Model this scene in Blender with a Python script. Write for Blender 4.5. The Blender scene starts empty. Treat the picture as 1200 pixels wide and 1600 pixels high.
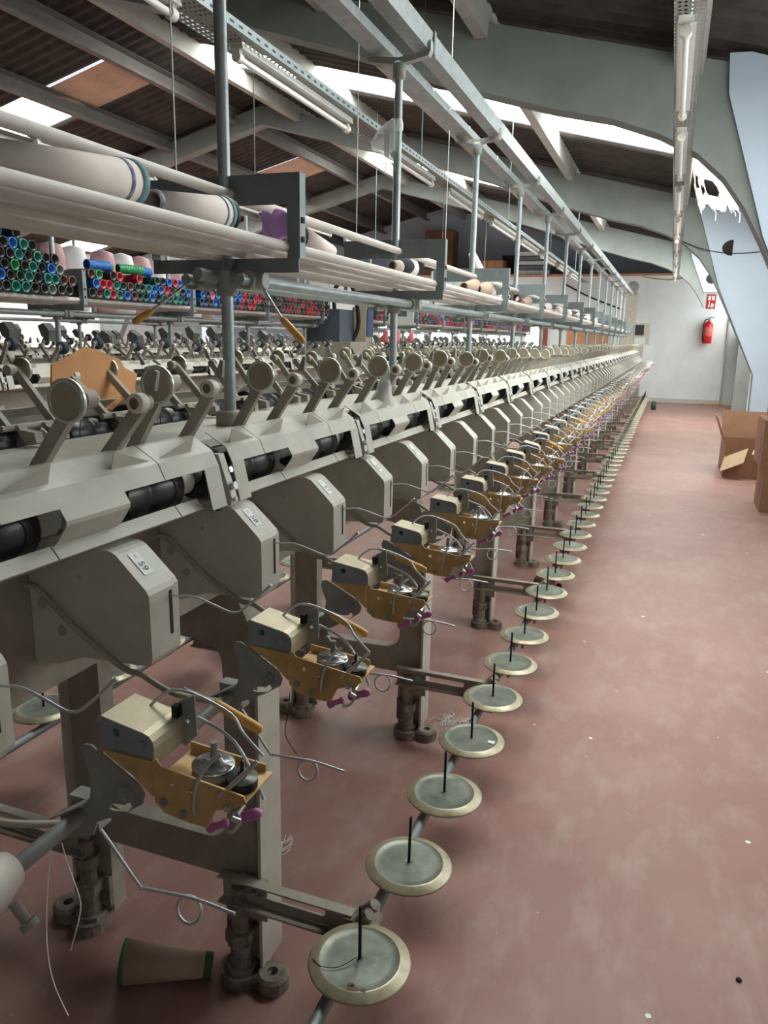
import bpy, math, random
from mathutils import Matrix, Vector
from mathutils.geometry import tessellate_polygon
random.seed(7)
S = bpy.context.scene
COL = S.collection
PI = math.pi
H = 1.40                       # eye height: all coordinates below are relative to the eye, floor at -H

# ------------------------------------------------------------------ camera
F, YAW, PITCH, ROLL = 1178.62, 0.3525, 0.2279, 0.0201
fw = Vector((-math.sin(YAW) * math.cos(PITCH), math.cos(YAW) * math.cos(PITCH), -math.sin(PITCH)))
r0 = Vector((math.cos(YAW), math.sin(YAW), 0)); u0 = r0.cross(fw)
rt = math.cos(ROLL) * r0 + math.sin(ROLL) * u0
up = -math.sin(ROLL) * r0 + math.cos(ROLL) * u0
cd = bpy.data.cameras.new('camera'); cam = bpy.data.objects.new('camera', cd); COL.objects.link(cam)
cd.sensor_fit = 'VERTICAL'; cd.sensor_height = 36; cd.lens = F / 1600 * 36; cd.clip_start = 0.02; cd.clip_end = 200
M = Matrix((rt, up, -fw)).transposed().to_4x4(); M.translation = (0, 0, H); cam.matrix_world = M
S.camera = cam

# ------------------------------------------------------------------ world, exposure
SKY = 17.5                     # brightness of the daylit translucent roof sheets
WIN = 5.0                      # daylit far window panes and the added fill windows
W = bpy.data.worlds.new('world'); S.world = W; W.use_nodes = True
W.node_tree.nodes['Background'].inputs[0].default_value = (0.86, 0.93, 1.0, 1)
W.node_tree.nodes['Background'].inputs[1].default_value = 1.0
S.view_settings.view_transform = 'Standard'; S.view_settings.look = 'None'
S.view_settings.exposure = 0.0; S.view_settings.gamma = 1.0; S.view_settings.use_curve_mapping = False

# ------------------------------------------------------------------ materials
def lin(c):
    return tuple(((v / 255) / 12.92 if v <= 10.31 else (((v / 255) + .055) / 1.055) ** 2.4) for v in c) + (1,)
MATS = {}
def mat(name, rgb, rough=.55, metal=0., var=.12, scale=14., rgb2=None, bump=0., spec=.5, alpha=None, trans=0., emit=None):
    if name in MATS: return MATS[name]
    m = bpy.data.materials.new(name); m.use_nodes = True; nt = m.node_tree; N = nt.nodes; L = nt.links
    b = N['Principled BSDF']; MATS[name] = m
    b.inputs['Roughness'].default_value = rough; b.inputs['Metallic'].default_value = metal
    b.inputs['Specular IOR Level'].default_value = spec
    if emit:
        b.inputs['Emission Color'].default_value = lin(emit[0]); b.inputs['Emission Strength'].default_value = emit[1]
    c1 = lin(rgb)
    c2 = lin(rgb2) if rgb2 else tuple(max(0, v * (1 - 2.2 * var)) for v in c1[:3]) + (1,)
    if var > 0 or rgb2:
        tc = N.new('ShaderNodeTexCoord'); nz = N.new('ShaderNodeTexNoise'); rp = N.new('ShaderNodeValToRGB')
        oi = N.new('ShaderNodeObjectInfo'); ad = N.new('ShaderNodeVectorMath'); ad.operation = 'ADD'
        mu = N.new('ShaderNodeMath'); mu.operation = 'MULTIPLY'; mu.inputs[1].default_value = 37.
        L.new(oi.outputs['Random'], mu.inputs[0]); L.new(tc.outputs['Object'], ad.inputs[0]); L.new(mu.outputs[0], ad.inputs[1])
        nz.inputs['Scale'].default_value = scale; nz.inputs['Detail'].default_value = 5; nz.inputs['Roughness'].default_value = .6
        L.new(ad.outputs[0], nz.inputs['Vector']); L.new(nz.outputs['Fac'], rp.inputs['Fac'])
        rp.color_ramp.elements[0].position = .32; rp.color_ramp.elements[0].color = c2
        rp.color_ramp.elements[1].position = .62; rp.color_ramp.elements[1].color = c1
        L.new(rp.outputs['Color'], b.inputs['Base Color'])
        if bump:
            bp = N.new('ShaderNodeBump'); bp.inputs['Strength'].default_value = bump; bp.inputs['Distance'].default_value = .01
            L.new(nz.outputs['Fac'], bp.inputs['Height']); L.new(bp.outputs['Normal'], b.inputs['Normal'])
    else:
        b.inputs['Base Color'].default_value = c1
    if trans: b.inputs['Transmission Weight'].default_value = trans
    if alpha is not None: b.inputs['Alpha'].default_value = alpha
    return m

BEIGE = mat('beige_paint', (196, 192, 180), .45, 0, .06, 20)
BEIGE2 = mat('beige_cast_paint', (170, 163, 150), .6, 0, .1, 18, bump=.1)
DUSTY = mat('dusty_casting', (150, 140, 128), .8, 0, .2, 30, rgb2=(104, 94, 86), bump=.3)
BLACK = mat('black_drum', (24, 28, 33), .35, 0, .1, 20)
BLACKM = mat('black_metal', (18, 18, 20), .5, .2, 0)
DARK = mat('dark_slot', (40, 38, 38), .8, 0, 0)
GALV = mat('galvanised_steel', (168, 176, 178), .42, .55, .1, 25)
GALVD = mat('galvanised_sheet', (136, 146, 148), .5, .4, .1, 16)
CREAM = mat('cream_tube', (214, 204, 198), .5, 0, .05, 12)
STEEL = mat('bright_steel', (214, 216, 220), .25, .9, 0)
WIRE = mat('steel_wire', (208, 210, 214), .3, .5, 0)
GREYP = mat('grey_plate', (156, 157, 152), .55, .05, .12, 20)
BLUEG = mat('blue_grey_casting', (146, 152, 162), .6, .0, .1, 25)
RIMS = mat('plated_rim', (204, 204, 194), .28, .55, .04, 20)
BRASS = mat('brass_passivate', (218, 182, 124), .42, .1, .12, 22, rgb2=(186, 148, 92))
COVER = mat('cream_brass_cover', (204, 192, 164), .45, .3, .08, 25)
PURPLE = mat('purple_ceramic', (190, 112, 172), .3, 0, .05, 30)
MAROON = mat('maroon_pin', (92, 34, 56), .4, 0, 0)
WOODY = mat('yellow_wood', (226, 172, 88), .45, 0, .12, 25, rgb2=(204, 142, 58))
DISCG = mat('creel_disc_face', (146, 150, 138), .4, .35, .14, 16, rgb2=(108, 114, 106))
DISCR = mat('creel_disc_rim', (188, 180, 156), .38, .3, .12, 30, rgb2=(162, 150, 120))
CRDISC = mat('cradle_disc_face', (178, 164, 140), .45, .15, .08, 12)
OLIVE = mat('olive_plated', (158, 154, 124), .3, .45, .1, 12)
WHITEP = mat('white_plastic', (222, 216, 206), .4, 0, .03, 20)
BROWN = mat('brown_bush', (132, 104, 84), .6, 0, .1, 30)
PAPER = mat('white_label', (236, 238, 236), .6, 0, 0)
INK = mat('black_ink', (28, 28, 30), .7, 0, 0)
CONC = mat('frame_concrete', (140, 146, 142), .85, 0, .08, 3, bump=.05)
PURL = mat('purlin_concrete', (176, 172, 164), .8, 0, .08, 4)
PURLD = mat('purlin_steel', (118, 112, 108), .7, 0, .08, 4)
WHITE = mat('white_wall_paint', (240, 244, 245), .75, 0, .04, 2.)
BLUEW = mat('pale_blue_wall_paint', (194, 208, 224), .7, 0, .03, 2.)
GABLE = mat('gable_wall_paint', (206, 216, 234), .8, 0, .05, 2.)
SHEET = mat('fibre_cement_sheet', (76, 69, 64), .9, 0, .12, 5, rgb2=(56, 51, 48))
ORANGE = mat('orange_foam_panel', (214, 178, 154), .8, 0, .1, 4)
CARD = mat('cardboard', (156, 116, 90), .8, 0, .08, 8)
CARDL = mat('cardboard_light', (196, 166, 136), .8, 0, .06, 8)
CARDO = mat('orange_cardboard', (226, 164, 112), .8, 0, .06, 8)
RED = mat('extinguisher_red', (206, 34, 44), .3, 0, 0)
SIGNR = mat('sign_red', (204, 40, 46), .5, 0, 0)
LILAC = mat('lilac_cloth', (206, 160, 224), .85, 0, .1, 20)
FILM = mat('clear_plastic_film', (236, 238, 238), .25, 0, 0, alpha=.55)
WEB = mat('dusty_cobweb', (236, 238, 234), .9, 0, .1, 20, alpha=.62)
LINT = mat('white_lint', (236, 236, 232), .9, 0, 0)
CONEP = mat('paper_cone', (222, 208, 200), .8, 0, .05, 10)
CONEB = mat('brown_paper_cone', (186, 160, 140), .8, 0, .06, 10)
CONEBAND = mat('teal_yarn_band', (122, 164, 170), .8, 0, .2, 60)
CONEBAND2 = mat('blue_yarn_band', (92, 112, 152), .9, 0, .3, 90, rgb2=(170, 176, 190))
GREENB = mat('green_print_band', (66, 112, 66), .7, 0, .1, 30)
PINK = mat('pink_bag', (214, 166, 172), .5, 0, .1, 8)
WBAG = mat('white_bag', (244, 244, 246), .5, 0, .04, 8)
NAVY = mat('navy_panel', (44, 66, 112), .5, 0, 0)
CABIN = mat('dark_control_box', (78, 88, 100), .5, 0, .1, 10)
WOODB = mat('brown_wood', (138, 98, 76), .7, 0, .12, 6)
WOODP = mat('plywood_panel', (206, 150, 112), .7, 0, .1, 5)
GREEN = mat('dark_green_tube', (44, 74, 58), .5, 0, .1, 20)
REDBAG = mat('red_bag', (214, 110, 116), .5, 0, .1, 20)
LAMPW = mat('lamp_tube_glass', (232, 230, 226), .25, 0, 0)
LAMPB = mat('lamp_batten', (206, 206, 202), .5, 0, .05, 10)
SKYM = mat('translucent_roof_sheet', (250, 252, 252), .5, 0, 0, emit=((250, 255, 250), SKY))
WINM = mat('daylit_and_fill_window_glass', (250, 252, 252), .2, 0, 0, emit=((246, 255, 252), WIN))

def floor_mat():
    m = bpy.data.materials.new('red_painted_concrete'); m.use_nodes = True; nt = m.node_tree; N = nt.nodes; L = nt.links
    b = N['Principled BSDF']; tc = N.new('ShaderNodeTexCoord')
    def noise(scale, detail, stretch=None):
        nz = N.new('ShaderNodeTexNoise'); nz.inputs['Scale'].default_value = scale; nz.inputs['Detail'].default_value = detail
        nz.inputs['Roughness'].default_value = .62
        if stretch:
            mp = N.new('ShaderNodeMapping'); mp.inputs['Scale'].default_value = stretch
            L.new(tc.outputs['Object'], mp.inputs[0]); L.new(mp.outputs[0], nz.inputs['Vector'])
        else: L.new(tc.outputs['Object'], nz.inputs['Vector'])
        return nz
    def ramp(src, p0, c0, p1, c1):
        r = N.new('ShaderNodeValToRGB'); r.color_ramp.elements[0].position = p0; r.color_ramp.elements[0].color = c0
        r.color_ramp.elements[1].position = p1; r.color_ramp.elements[1].color = c1; L.new(src, r.inputs['Fac']); return r
    n1 = noise(1.6, 6); n2 = noise(9, 8, (1, .45, 1)); n3 = noise(60, 3)
    a = ramp(n1.outputs['Fac'], .3, lin((142, 98, 90)), .7, lin((160, 124, 114)))
    d = ramp(n2.outputs['Fac'], .48, (0, 0, 0, 1), .75, (1, 1, 1, 1))
    mx = N.new('ShaderNodeMixRGB'); L.new(a.outputs[0], mx.inputs[1]); mx.inputs[2].default_value = lin((178, 158, 149))
    ml = N.new('ShaderNodeMath'); ml.operation = 'MULTIPLY'; ml.inputs[1].default_value = .6
    L.new(d.outputs[0], ml.inputs[0]); L.new(ml.outputs[0], mx.inputs[0])
    sp = ramp(n3.outputs['Fac'], .73, (0, 0, 0, 1), .76, (1, 1, 1, 1))
    mx2 = N.new('ShaderNodeMixRGB'); L.new(mx.outputs[0], mx2.inputs[1]); mx2.inputs[2].default_value = lin((214, 204, 196)); L.new(sp.outputs[0], mx2.inputs[0])
    L.new(mx2.outputs[0], b.inputs['Base Color'])
    rr = ramp(n2.outputs['Fac'], .3, (.38,) * 3 + (1,), .7, (.62,) * 3 + (1,)); L.new(rr.outputs[0], b.inputs['Roughness'])
    b.inputs['Specular IOR Level'].default_value = .45
    return m
FLOORM = floor_mat()

def perf_mat():
    # galvanised cable tray sheet with rows of real see-through slots
    m = bpy.data.materials.new('perforated_tray_sheet'); m.use_nodes = True; nt = m.node_tree; N = nt.nodes; L = nt.links
    b = N['Principled BSDF']; b.inputs['Base Color'].default_value = lin((150, 150, 144)); b.inputs['Roughness'].default_value = .55; b.inputs['Metallic'].default_value = .3
    tc = N.new('ShaderNodeTexCoord'); sx = N.new('ShaderNodeSeparateXYZ'); L.new(tc.outputs['Object'], sx.inputs[0])
    def cell(out, size, fill):
        d = N.new('ShaderNodeMath'); d.operation = 'DIVIDE'; d.inputs[1].default_value = size; L.new(out, d.inputs[0])
        fr = N.new('ShaderNodeMath'); fr.operation = 'FRACT'; L.new(d.outputs[0], fr.inputs[0])
        c = N.new('ShaderNodeMath'); c.operation = 'LESS_THAN'; c.inputs[1].default_value = fill; L.new(fr.outputs[0], c.inputs[0]); return c
    a = cell(sx.outputs['X'], .021, .52); c = cell(sx.outputs['Y'], .036, .5)
    mu = N.new('ShaderNodeMath'); mu.operation = 'MULTIPLY'; L.new(a.outputs[0], mu.inputs[0]); L.new(c.outputs[0], mu.inputs[1])
    iv = N.new('ShaderNodeMath'); iv.operation = 'SUBTRACT'; iv.inputs[0].default_value = 1; L.new(mu.outputs[0], iv.inputs[1])
    L.new(iv.outputs[0], b.inputs['Alpha'])
    return m
PERF = perf_mat()

# ------------------------------------------------------------------ mesh builder
class MB:
    def __init__(s): s.v = []; s.f = []; s.sm = []
    def add(s, vs, fs, smooth=False):
        o = len(s.v); s.v += [tuple(p) for p in vs]
        for q in fs: s.f.append(tuple(i + o for i in q)); s.sm.append(smooth)
        return s
    def box(s, x0, x1, y0, y1, z0, z1):
        v = [(x, y, z) for z in (z0, z1) for y in (y0, y1) for x in (x0, x1)]
        return s.add(v, [(0, 2, 3, 1), (4, 5, 7, 6), (0, 1, 5, 4), (2, 6, 7, 3), (0, 4, 6, 2), (1, 3, 7, 5)])
    def prism(s, pts, lo, hi, axis='Y', holes=(), smooth=False):
        # outline given in the plane across `axis`
        def P(a, b, c):
            return {'Y': (a, c, b), 'X': (c, a, b), 'Z': (a, b, c)}[axis]
        loops = [list(pts)] + [list(h) for h in holes]
        flat = [p for l in loops for p in l]; n = len(flat)
        tri = tessellate_polygon([[Vector((p[0], p[1], 0)) for p in l] for l in loops])
        vs = [P(a, b, lo) for a, b in flat] + [P(a, b, hi) for a, b in flat]
        fs = [tuple(t) for t in tri] + [tuple(i + n for i in reversed(t)) for t in tri]
        o = 0
        for l in loops:
            k = len(l)
            for i in range(k):
                j = (i + 1) % k; fs.append((o + i, o + j, o + j + n, o + i + n))
            o += k
        return s.add(vs, fs)
    def sheet(s, prof, y0, y1, t=.0015):
        # folded sheet: profile polyline in XZ swept along Y, given a thickness
        n = len(prof); out = []
        for i in range(n):
            a = Vector(prof[max(i - 1, 0)]); b = Vector(prof[min(i + 1, n - 1)]); d = (b - a).normalized()
            out.append((prof[i][0] - d.y * t, prof[i][1] + d.x * t))
        poly = list(prof) + out[::-1]; m = 2 * n
        vs = [(p[0], y0, p[1]) for p in poly] + [(p[0], y1, p[1]) for p in poly]
        fs = []
        for i in range(n - 1):
            q = (i, i + 1, m - 2 - i, m - 1 - i); fs.append(q); fs.append(tuple(k + m for k in reversed(q)))
        for i in range(m): j = (i + 1) % m; fs.append((j, i, i + m, j + m))
        return s.add(vs, fs)
    def frame(s, d):
        d = Vector(d).normalized(); a = Vector((0, 0, 1)) if abs(d.z) < .9 else Vector((1, 0, 0))
        x = d.cross(a).normalized(); return x, d.cross(x).normalized()
    def cyl(s, p, q, r, r2=None, n=12, caps=True, smooth=True):
        p = Vector(p); q = Vector(q); r2 = r if r2 is None else r2; x, y = s.frame(q - p); vs = []
        for c, rr in ((p, r), (q, r2)):
            for i in range(n): a = 2 * PI * i / n; vs.append(c + x * rr * math.cos(a) + y * rr * math.sin(a))
        s.add(vs, [(i, (i + 1) % n, n + (i + 1) % n, n + i) for i in range(n)], smooth)
        if caps: s.add(vs, [tuple(range(n - 1, -1, -1)), tuple(range(n, 2 * n))])
        return s
    def tube(s, pts, r, n=8, closed=False):
        pts = [Vector(p) for p in pts]; k = len(pts); vs = []; fs = []; x = None
        for i in range(k):
            a = pts[(i - 1) % k if closed else max(i - 1, 0)]; b = pts[(i + 1) % k if closed else min(i + 1, k - 1)]
            d = (b - a).normalized()
            if x is None: x, _ = s.frame(d)
            else:
                x = x - d * x.dot(d); x = x.normalized() if x.length > 1e-6 else s.frame(d)[0]
            y = d.cross(x)
            for j in range(n): t = 2 * PI * j / n; vs.append(pts[i] + x * r * math.cos(t) + y * r * math.sin(t))
        for i in range(k if closed else k - 1):
            i2 = (i + 1) % k
            for j in range(n): fs.append((i * n + j, i * n + (j + 1) % n, i2 * n + (j + 1) % n, i2 * n + j))
        s.add(vs, fs, True)
        if not closed: s.add(vs, [tuple(range(n - 1, -1, -1)), tuple(range((k - 1) * n, k * n))])
        return s
    def lathe(s, c, d, prof, n=24, smooth=True):
        # prof: (radius, distance along d) pairs
        c = Vector(c); d = Vector(d).normalized(); x, y = s.frame(d); vs = []; fs = []
        for r, h in prof:
            for i in range(n):
                a = 2 * PI * i / n; vs.append(c + d * h + x * r * math.cos(a) + y * r * math.sin(a))
        for k in range(len(prof) - 1):
            for i in range(n): fs.append((k * n + i, k * n + (i + 1) % n, (k + 1) * n + (i + 1) % n, (k + 1) * n + i))
        return s.add(vs, fs, smooth)
    def mesh(s, name, O, mats, fm=None):
        me = bpy.data.meshes.new(name)
        me.from_pydata([(p[0] - O[0], p[1] - O[1], p[2] - O[2]) for p in s.v], [], s.f)
        for m in mats: me.materials.append(m)
        for i, p in enumerate(me.polygons):
            p.use_smooth = s.sm[i]
            if fm: p.material_index = fm[i]
        me.update(); return me

def smooth_path(pts, n=6):
    # Catmull-Rom through the points
    P = [Vector(p) for p in pts]; out = []
    for i in range(len(P) - 1):
        a = P[max(i - 1, 0)]; b = P[i]; c = P[i + 1]; d = P[min(i + 2, len(P) - 1)]
        for k in range(n):
            t = k / n
            out.append(.5 * ((2 * b) + (c - a) * t + (2 * a - 5 * b + 4 * c - d) * t * t + (3 * b - a - 3 * c + d) * t ** 3))
    out.append(P[-1]); return out

def tag(o, label=None, cat=None, group=None, kind=None):
    for k, v in (('label', label), ('category', cat), ('group', group), ('kind', kind)):
        if v: o[k] = v
    return o
def put(name, mb, m, O, label=None, cat=None, group=None, kind=None):
    o = bpy.data.objects.new(name, mb.mesh(name, O, [m])); COL.objects.link(o)
    o.location = (O[0], O[1], O[2] + H); return tag(o, label, cat, group, kind)
def empty(name, O, label=None, cat=None, group=None, kind=None):
    o = bpy.data.objects.new(name, None); COL.objects.link(o); o.empty_display_size = .02
    o.location = (O[0], O[1], O[2] + H); o['_O'] = tuple(O); return tag(o, label, cat, group, kind)
def part(name, mb, m, parent, O, label=None, kind=None):
    o = bpy.data.objects.new(name, mb.mesh(name, O, [m])); COL.objects.link(o); o.parent = parent
    if label: o['label'] = label
    if kind: o['kind'] = kind
    return o
def build(name, O, parts, label, cat, group=None, merged=False):
    # parts: list of (name, MB or list of MBs, material, name of the part it sits on or None)
    parts = [(a_, b_, c_, d_) for a_, q_, c_, d_ in parts for b_ in (q_ if isinstance(q_, list) else [q_])]
    if merged:
        a = MB(); mats = []; fm = []
        for pn, mb, m, _ in parts:
            if m not in mats: mats.append(m)
            o = len(a.v); a.v += mb.v; a.f += [tuple(i + o for i in q) for q in mb.f]; a.sm += mb.sm; fm += [mats.index(m)] * len(mb.f)
        ob = bpy.data.objects.new(name, a.mesh(name, O, mats, fm)); COL.objects.link(ob)
        ob.location = (O[0], O[1], O[2] + H); return tag(ob, label, cat, group)
    r = empty(name, O, label, cat, group); made = {}
    for pn, mb, m, par in parts:
        made.setdefault(pn, None); ob = part(pn, mb, m, made.get(par) or r, O); made[pn] = ob
    return r
def dup(o, dx=0, dy=0, dz=0, rz=None, label=None, group=None, parent=None):
    c = o.copy(); COL.objects.link(c)
    if parent is not None: c.parent = parent
    else:
        c.location = (o.location[0] + dx, o.location[1] + dy, o.location[2] + dz)
        if rz is not None: c.rotation_euler = (0, 0, rz)
        if label: c['label'] = label
        if group: c['group'] = group
    for ch in list(o.children): dup(ch, parent=c)
    return c

# ------------------------------------------------------------------ the building
SP = .285                      # pitch of the winding heads
XM = -.972                     # centre line of the near machine
RX = -6.2                      # ridge
def zr(x): return 1.95 - .25 * x if x > RX else 3.5 + .25 * (x - RX)     # underside of the roof sheets
LW = 2 * RX - 1.46
put('floor', MB().box(LW - .3, 1.9, -7, 23, -H - .1, -H), FLOORM, (0, 0, -H), kind='structure')
put('wall_right', MB().box(1.46, 1.7, -7, 20.8, -H, 1.58), WHITE, (1.46, 0, -H), kind='structure')
put('wall_left', MB().box(LW - .2, LW, -7, 20.8, -H, 1.6), WHITE, (LW, 0, -H), kind='structure')
put('wall_back', MB().box(LW, 1.6, -7.1, -7, -H, 3.6), WHITE, (0, -7, -H), kind='structure')
g = MB().prism([(LW, -H), (1.5, -H), (1.5, zr(1.5) + .05), (RX, 3.55), (LW, zr(LW) + .05)], 21.2, 21.4)
put('wall_gable', g, GABLE, (RX, 21.2, -H), kind='structure')
# white partition at the end of the aisle, windows let in on its left
wx = [(-5.25, -4.65), (-4.55, -3.85)]
hol = [[(a, -.2), (b, -.2), (b, .3), (a, .3)] for a, b in wx] + [[(-3.5, -.9), (-3.1, -.9), (-3.1, .42), (-3.5, .42)]]
hol += [[(a, -.2), (a + .62, -.2), (a + .62, .3), (a, .3)] for a in (-6.0, -6.75, -7.5)]
far = put('wall_far', MB().prism([(-9.5, -H), (1.46, -H), (1.46, 1.55), (-9.5, 1.50)], 19.5, 19.6, holes=hol), WHITE, (0, 19.5, -H), kind='structure')
for i, h in enumerate(hol):
    xs = [p[0] for p in h]; zs = [p[1] for p in h]; a, b, c, d = min(xs), max(xs), min(zs), max(zs)
    w = put('window_%d' % (i + 1), MB().box(a, b, 19.55, 19.56, c, d), WINM, (a, 19.55, c), kind='structure')
    fr = MB().box(a, b, 19.49, 19.545, d - .03, d).box(a, b, 19.49, 19.545, c, c + .03).box(a, a + .03, 19.49, 19.545, c + .03, d - .03).box(b - .03, b, 19.49, 19.545, c + .03, d - .03)
    part('window_frame', fr, WHITE, w, (a, 19.55, c))
put('trim_1', MB().box(-9.5, 1.46, 19.44, 19.64, 1.52, 1.57), WOODP, (0, 19.5, 1.52), kind='structure')
# narrow door beside the corner
d = put('door_1', MB().box(1.20, 1.43, 19.46, 19.495, -H, .56), mat('grey_door', (198, 204, 206), .6, 0, .04), (1.2, 19.47, -H), kind='structure')
part('door_frame', MB().box(1.165, 1.195, 19.44, 19.497, -H, .60).box(1.195, 1.43, 19.44, 19.497, .565, .60), mat('grey_trim', (176, 178, 178), .6, 0, .04), d, (1.2, 19.47, -H))
put('baseboard_far', MB().box(-9.5, 1.16, 19.47, 19.498, -H, -H + .10), mat('skirting', (206, 204, 196), .7, 0, .04), (0, 19.49, -H), kind='structure')
put('baseboard_right', MB().box(1.445, 1.459, -7, 19.4, -H, -H + .10), MATS['skirting'], (1.45, 0, -H), kind='structure')

# unseen fill windows, added in the right wall between columns to brighten the hall
FILL_WINDOWS = [(-1.9, -1.25), (2.2, 5.6), (6.5, 9.2), (11.6, 15.9), (16.7, 19.35)]
nwin = len(hol)
for i, (a, b) in enumerate(FILL_WINDOWS):
    w = put('window_%d' % (nwin + 1 + i), MB().box(1.435, 1.445, a, b, .25, 1.15), WINM, (1.44, a, .25), kind='structure')
    fr = MB().box(1.42, 1.459, a - .05, b + .05, 1.15, 1.20).box(1.42, 1.459, a - .05, b + .05, .20, .25)
    n = max(1, int((b - a) / 1.0))
    for k in range(n + 1): y = a + (b - a) * k / n; fr.box(1.42, 1.434, y - .025, y + .025, .25, 1.15)
    part('window_frame', fr, WHITE, w, (1.44, a, .25))

# portal frames of precast concrete, haunched at the columns
UND = [(RX, 3.13), (-3.65, 2.46), (-2.6, 2.14), (-1.6, 1.79), (-.95, 1.60), (-.55, 1.51), (-.22, 1.39), (.04, 1.25), (.22, 1.09), (.37, .89), (.5, .66), (1.03, -.39), (1.05, -H)]
half = UND + [(1.455, -H), (1.455, 1.84 - .25 * 1.455)]
halfc = UND[:11] + [(.47, .95), (1.2, .95), (1.2, -H), (1.455, -H), (1.455, 1.84 - .25 * 1.455)]     # last frame: short corbel, slim column
left = [(2 * RX - x, z) for x, z in half]
outline = half + [(RX, 3.39)] + left[::-1][:-1]; outlinec = halfc + [(RX, 3.39)] + left[::-1][:-1]
FR = [.8, 5.9, 11.1, 16.2]
for i, y in enumerate(FR):
    fr = empty('portal_frame', (RX, y, -H), ['grey concrete portal frame high over the camera end of the aisle', 'large grey concrete portal frame with curved haunch, nearest full rafter',
               'grey concrete portal frame whose haunch meets the white clad column with cobweb', 'grey concrete portal frame next to the far white partition'][i], 'frame', kind='structure')
    part('rafter', MB().prism(outlinec if i == 3 else outline, y, y + .2), CONC, fr, (RX, y, -H))
    cl = [(.17, 1.72), (.19, 1.6), (.5, .70), (1.03, -.39), (1.05, -H), (1.45, -H), (1.45, 1.44), (.35, 1.72)]
    if i == 1: cl[0] = (.17, 1.84); cl[-1] = (.30, 1.835); cl[-2] = (1.45, 1.46)
    if i == 3: cl = [(.17, 1.72), (.19, 1.6), (.47, .955), (1.45, .955), (1.45, 1.44), (.35, 1.72)]
    hx, hz = (.545, 1.20)
    hole = [(hx + .065, hz + .10), (hx + .065, hz - .10)] + [(hx + .065 - .13 * math.sin(PI * k / 8), hz - .10 * math.cos(PI * k / 8)) for k in range(1, 8)]
    part('column_cladding', MB().prism(cl, y - .03, y - .004, holes=[hole]), BLUEW, fr, (RX, y, -H), 'pale painted cladding on the tapered column')
    part('service_hole', MB().prism(hole, y - .003, y - .001), DARK, fr, (RX, y, -H))
# purlins
for x in (-5.6, -4.1, -2.75, -1.5, -.03, 1.1):
    z = zr(x); o = put('purlin', MB().prism([(x - .06, z - .02), (x - .045, z - .22), (x + .045, z - .22), (x + .06, z - .02)], -6.9, 21.1), PURL, (x, 0, z), 'pale concrete roof purlin under the slope above the aisle', 'purlin', 'aisle side purlins', 'structure')
for x in (-6.65, -7.9, -9.15, -10.4, -11.65, -12.9):
    z = zr(x); o = empty('purlin', (x, 0, z), 'grey steel channel purlin under the far roof slope', 'purlin', 'far slope purlins', 'structure')
    b = MB(); b.sheet([(x + .07, z - .03), (x - .03, z - .05), (x - .03, z - .24), (x + .07, z - .24), (x + .07, z - .21)], -6.9, 21.1, .006)
    part('channel', b, PURLD, o, (x, 0, z))
    cl = MB()
    for k in range(40): cl.box(x - .042, x - .033, 2 + k * .48, 2.02 + k * .48, z - .15, z - .03)
    part('hook_bolts', cl, DARK, o, (x, 0, z), kind='stuff')
# roof sheets: corrugated panels between the translucent strips
STRIPS = [(2.9, 3.85), (8.55, 9.45), (13.9, 15.1)]  # first strip is out of view, added and widened to light the near end
def corr(x0, x1, y0, y1):
    b = MB(); n = max(2, int((y1 - y0) / .0295)); vs = []
    for i in range(n + 1):
        y = y0 + (y1 - y0) * i / n; w = .022 * math.sin(2 * PI * y / .177)
        vs += [(x0, y, zr(x0 + 1e-6 if x0 == RX and x1 > RX else x0) + w), (x1, y, zr(x1) + w)]
    b.add(vs, [(2 * i, 2 * i + 1, 2 * i + 3, 2 * i + 2) for i in range(n)], True); return b
edges = [-7.0] + [e for s in STRIPS for e in s] + [21.2]
roof = empty('roof', (RX, 0, 3.5), kind='structure'); roof['label'] = 'corrugated fibre cement roof with translucent daylight strips'
for i in range(0, len(edges), 2):
    part('roof_sheet', corr(RX, 1.6, edges[i], edges[i + 1]), SHEET, roof, (RX, 0, 3.5))
    part('roof_sheet', corr(LW - .2, RX, edges[i], edges[i + 1]), SHEET, roof, (RX, 0, 3.5))
for y0, y1 in STRIPS[:1]:
    for x0, x1 in ((RX, -2.2), (.85, 1.6), (LW - .2, -8.05)): part('roof_sheet', corr(x0, x1, y0, y1), SHEET, roof, (RX, 0, 3.5))
for y0, y1 in STRIPS:
    for x0, x1 in (((RX + .25, 1.45), (LW + .1, -8.05)) if y0 > 5 else ((-2.2, .85),)):
        b = MB(); za, zb = zr(x0) + .03, zr(x1) + .03
        b.add([(x0, y0, za), (x1, y0, zb), (x1, y1, zb), (x0, y1, za), (x0, y0, za + .01), (x1, y0, zb + .01), (x1, y1, zb + .01), (x0, y1, za + .01)],
              [(0, 1, 2, 3), (7, 6, 5, 4), (0, 4, 5, 1), (1, 5, 6, 2), (2, 6, 7, 3), (3, 7, 4, 0)])
        part('translucent_sheet', b, SKYM, roof, (RX, 0, 3.5), 'bright daylit translucent roof strip')
    part('roof_sheet', corr(-6.72, RX, y0, y1), SHEET, roof, (RX, 0, 3.5)); part('roof_sheet', corr(RX, RX + .25, y0, y1), SHEET, roof, (RX, 0, 3.5))
    b = MB(); n = 10; vs = []
    for i in range(n + 1):
        x = -8.05 + 1.33 * i / n
        for j in range(5): vs.append((x, y0 + (y1 - y0) * j / 4, zr(x) - .015 - .05 * math.sin(PI * j / 4) * abs(math.sin(i * 1.3))))
    b.add(vs, [(i * 5 + j, i * 5 + j + 1, i * 5 + j + 6, i * 5 + j + 5) for i in range(n) for j in range(4)], True)
    part('foam_infill', b, ORANGE, roof, (RX, 0, 3.5), 'orange sagging panel closing the upper part of the strip')

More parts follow.
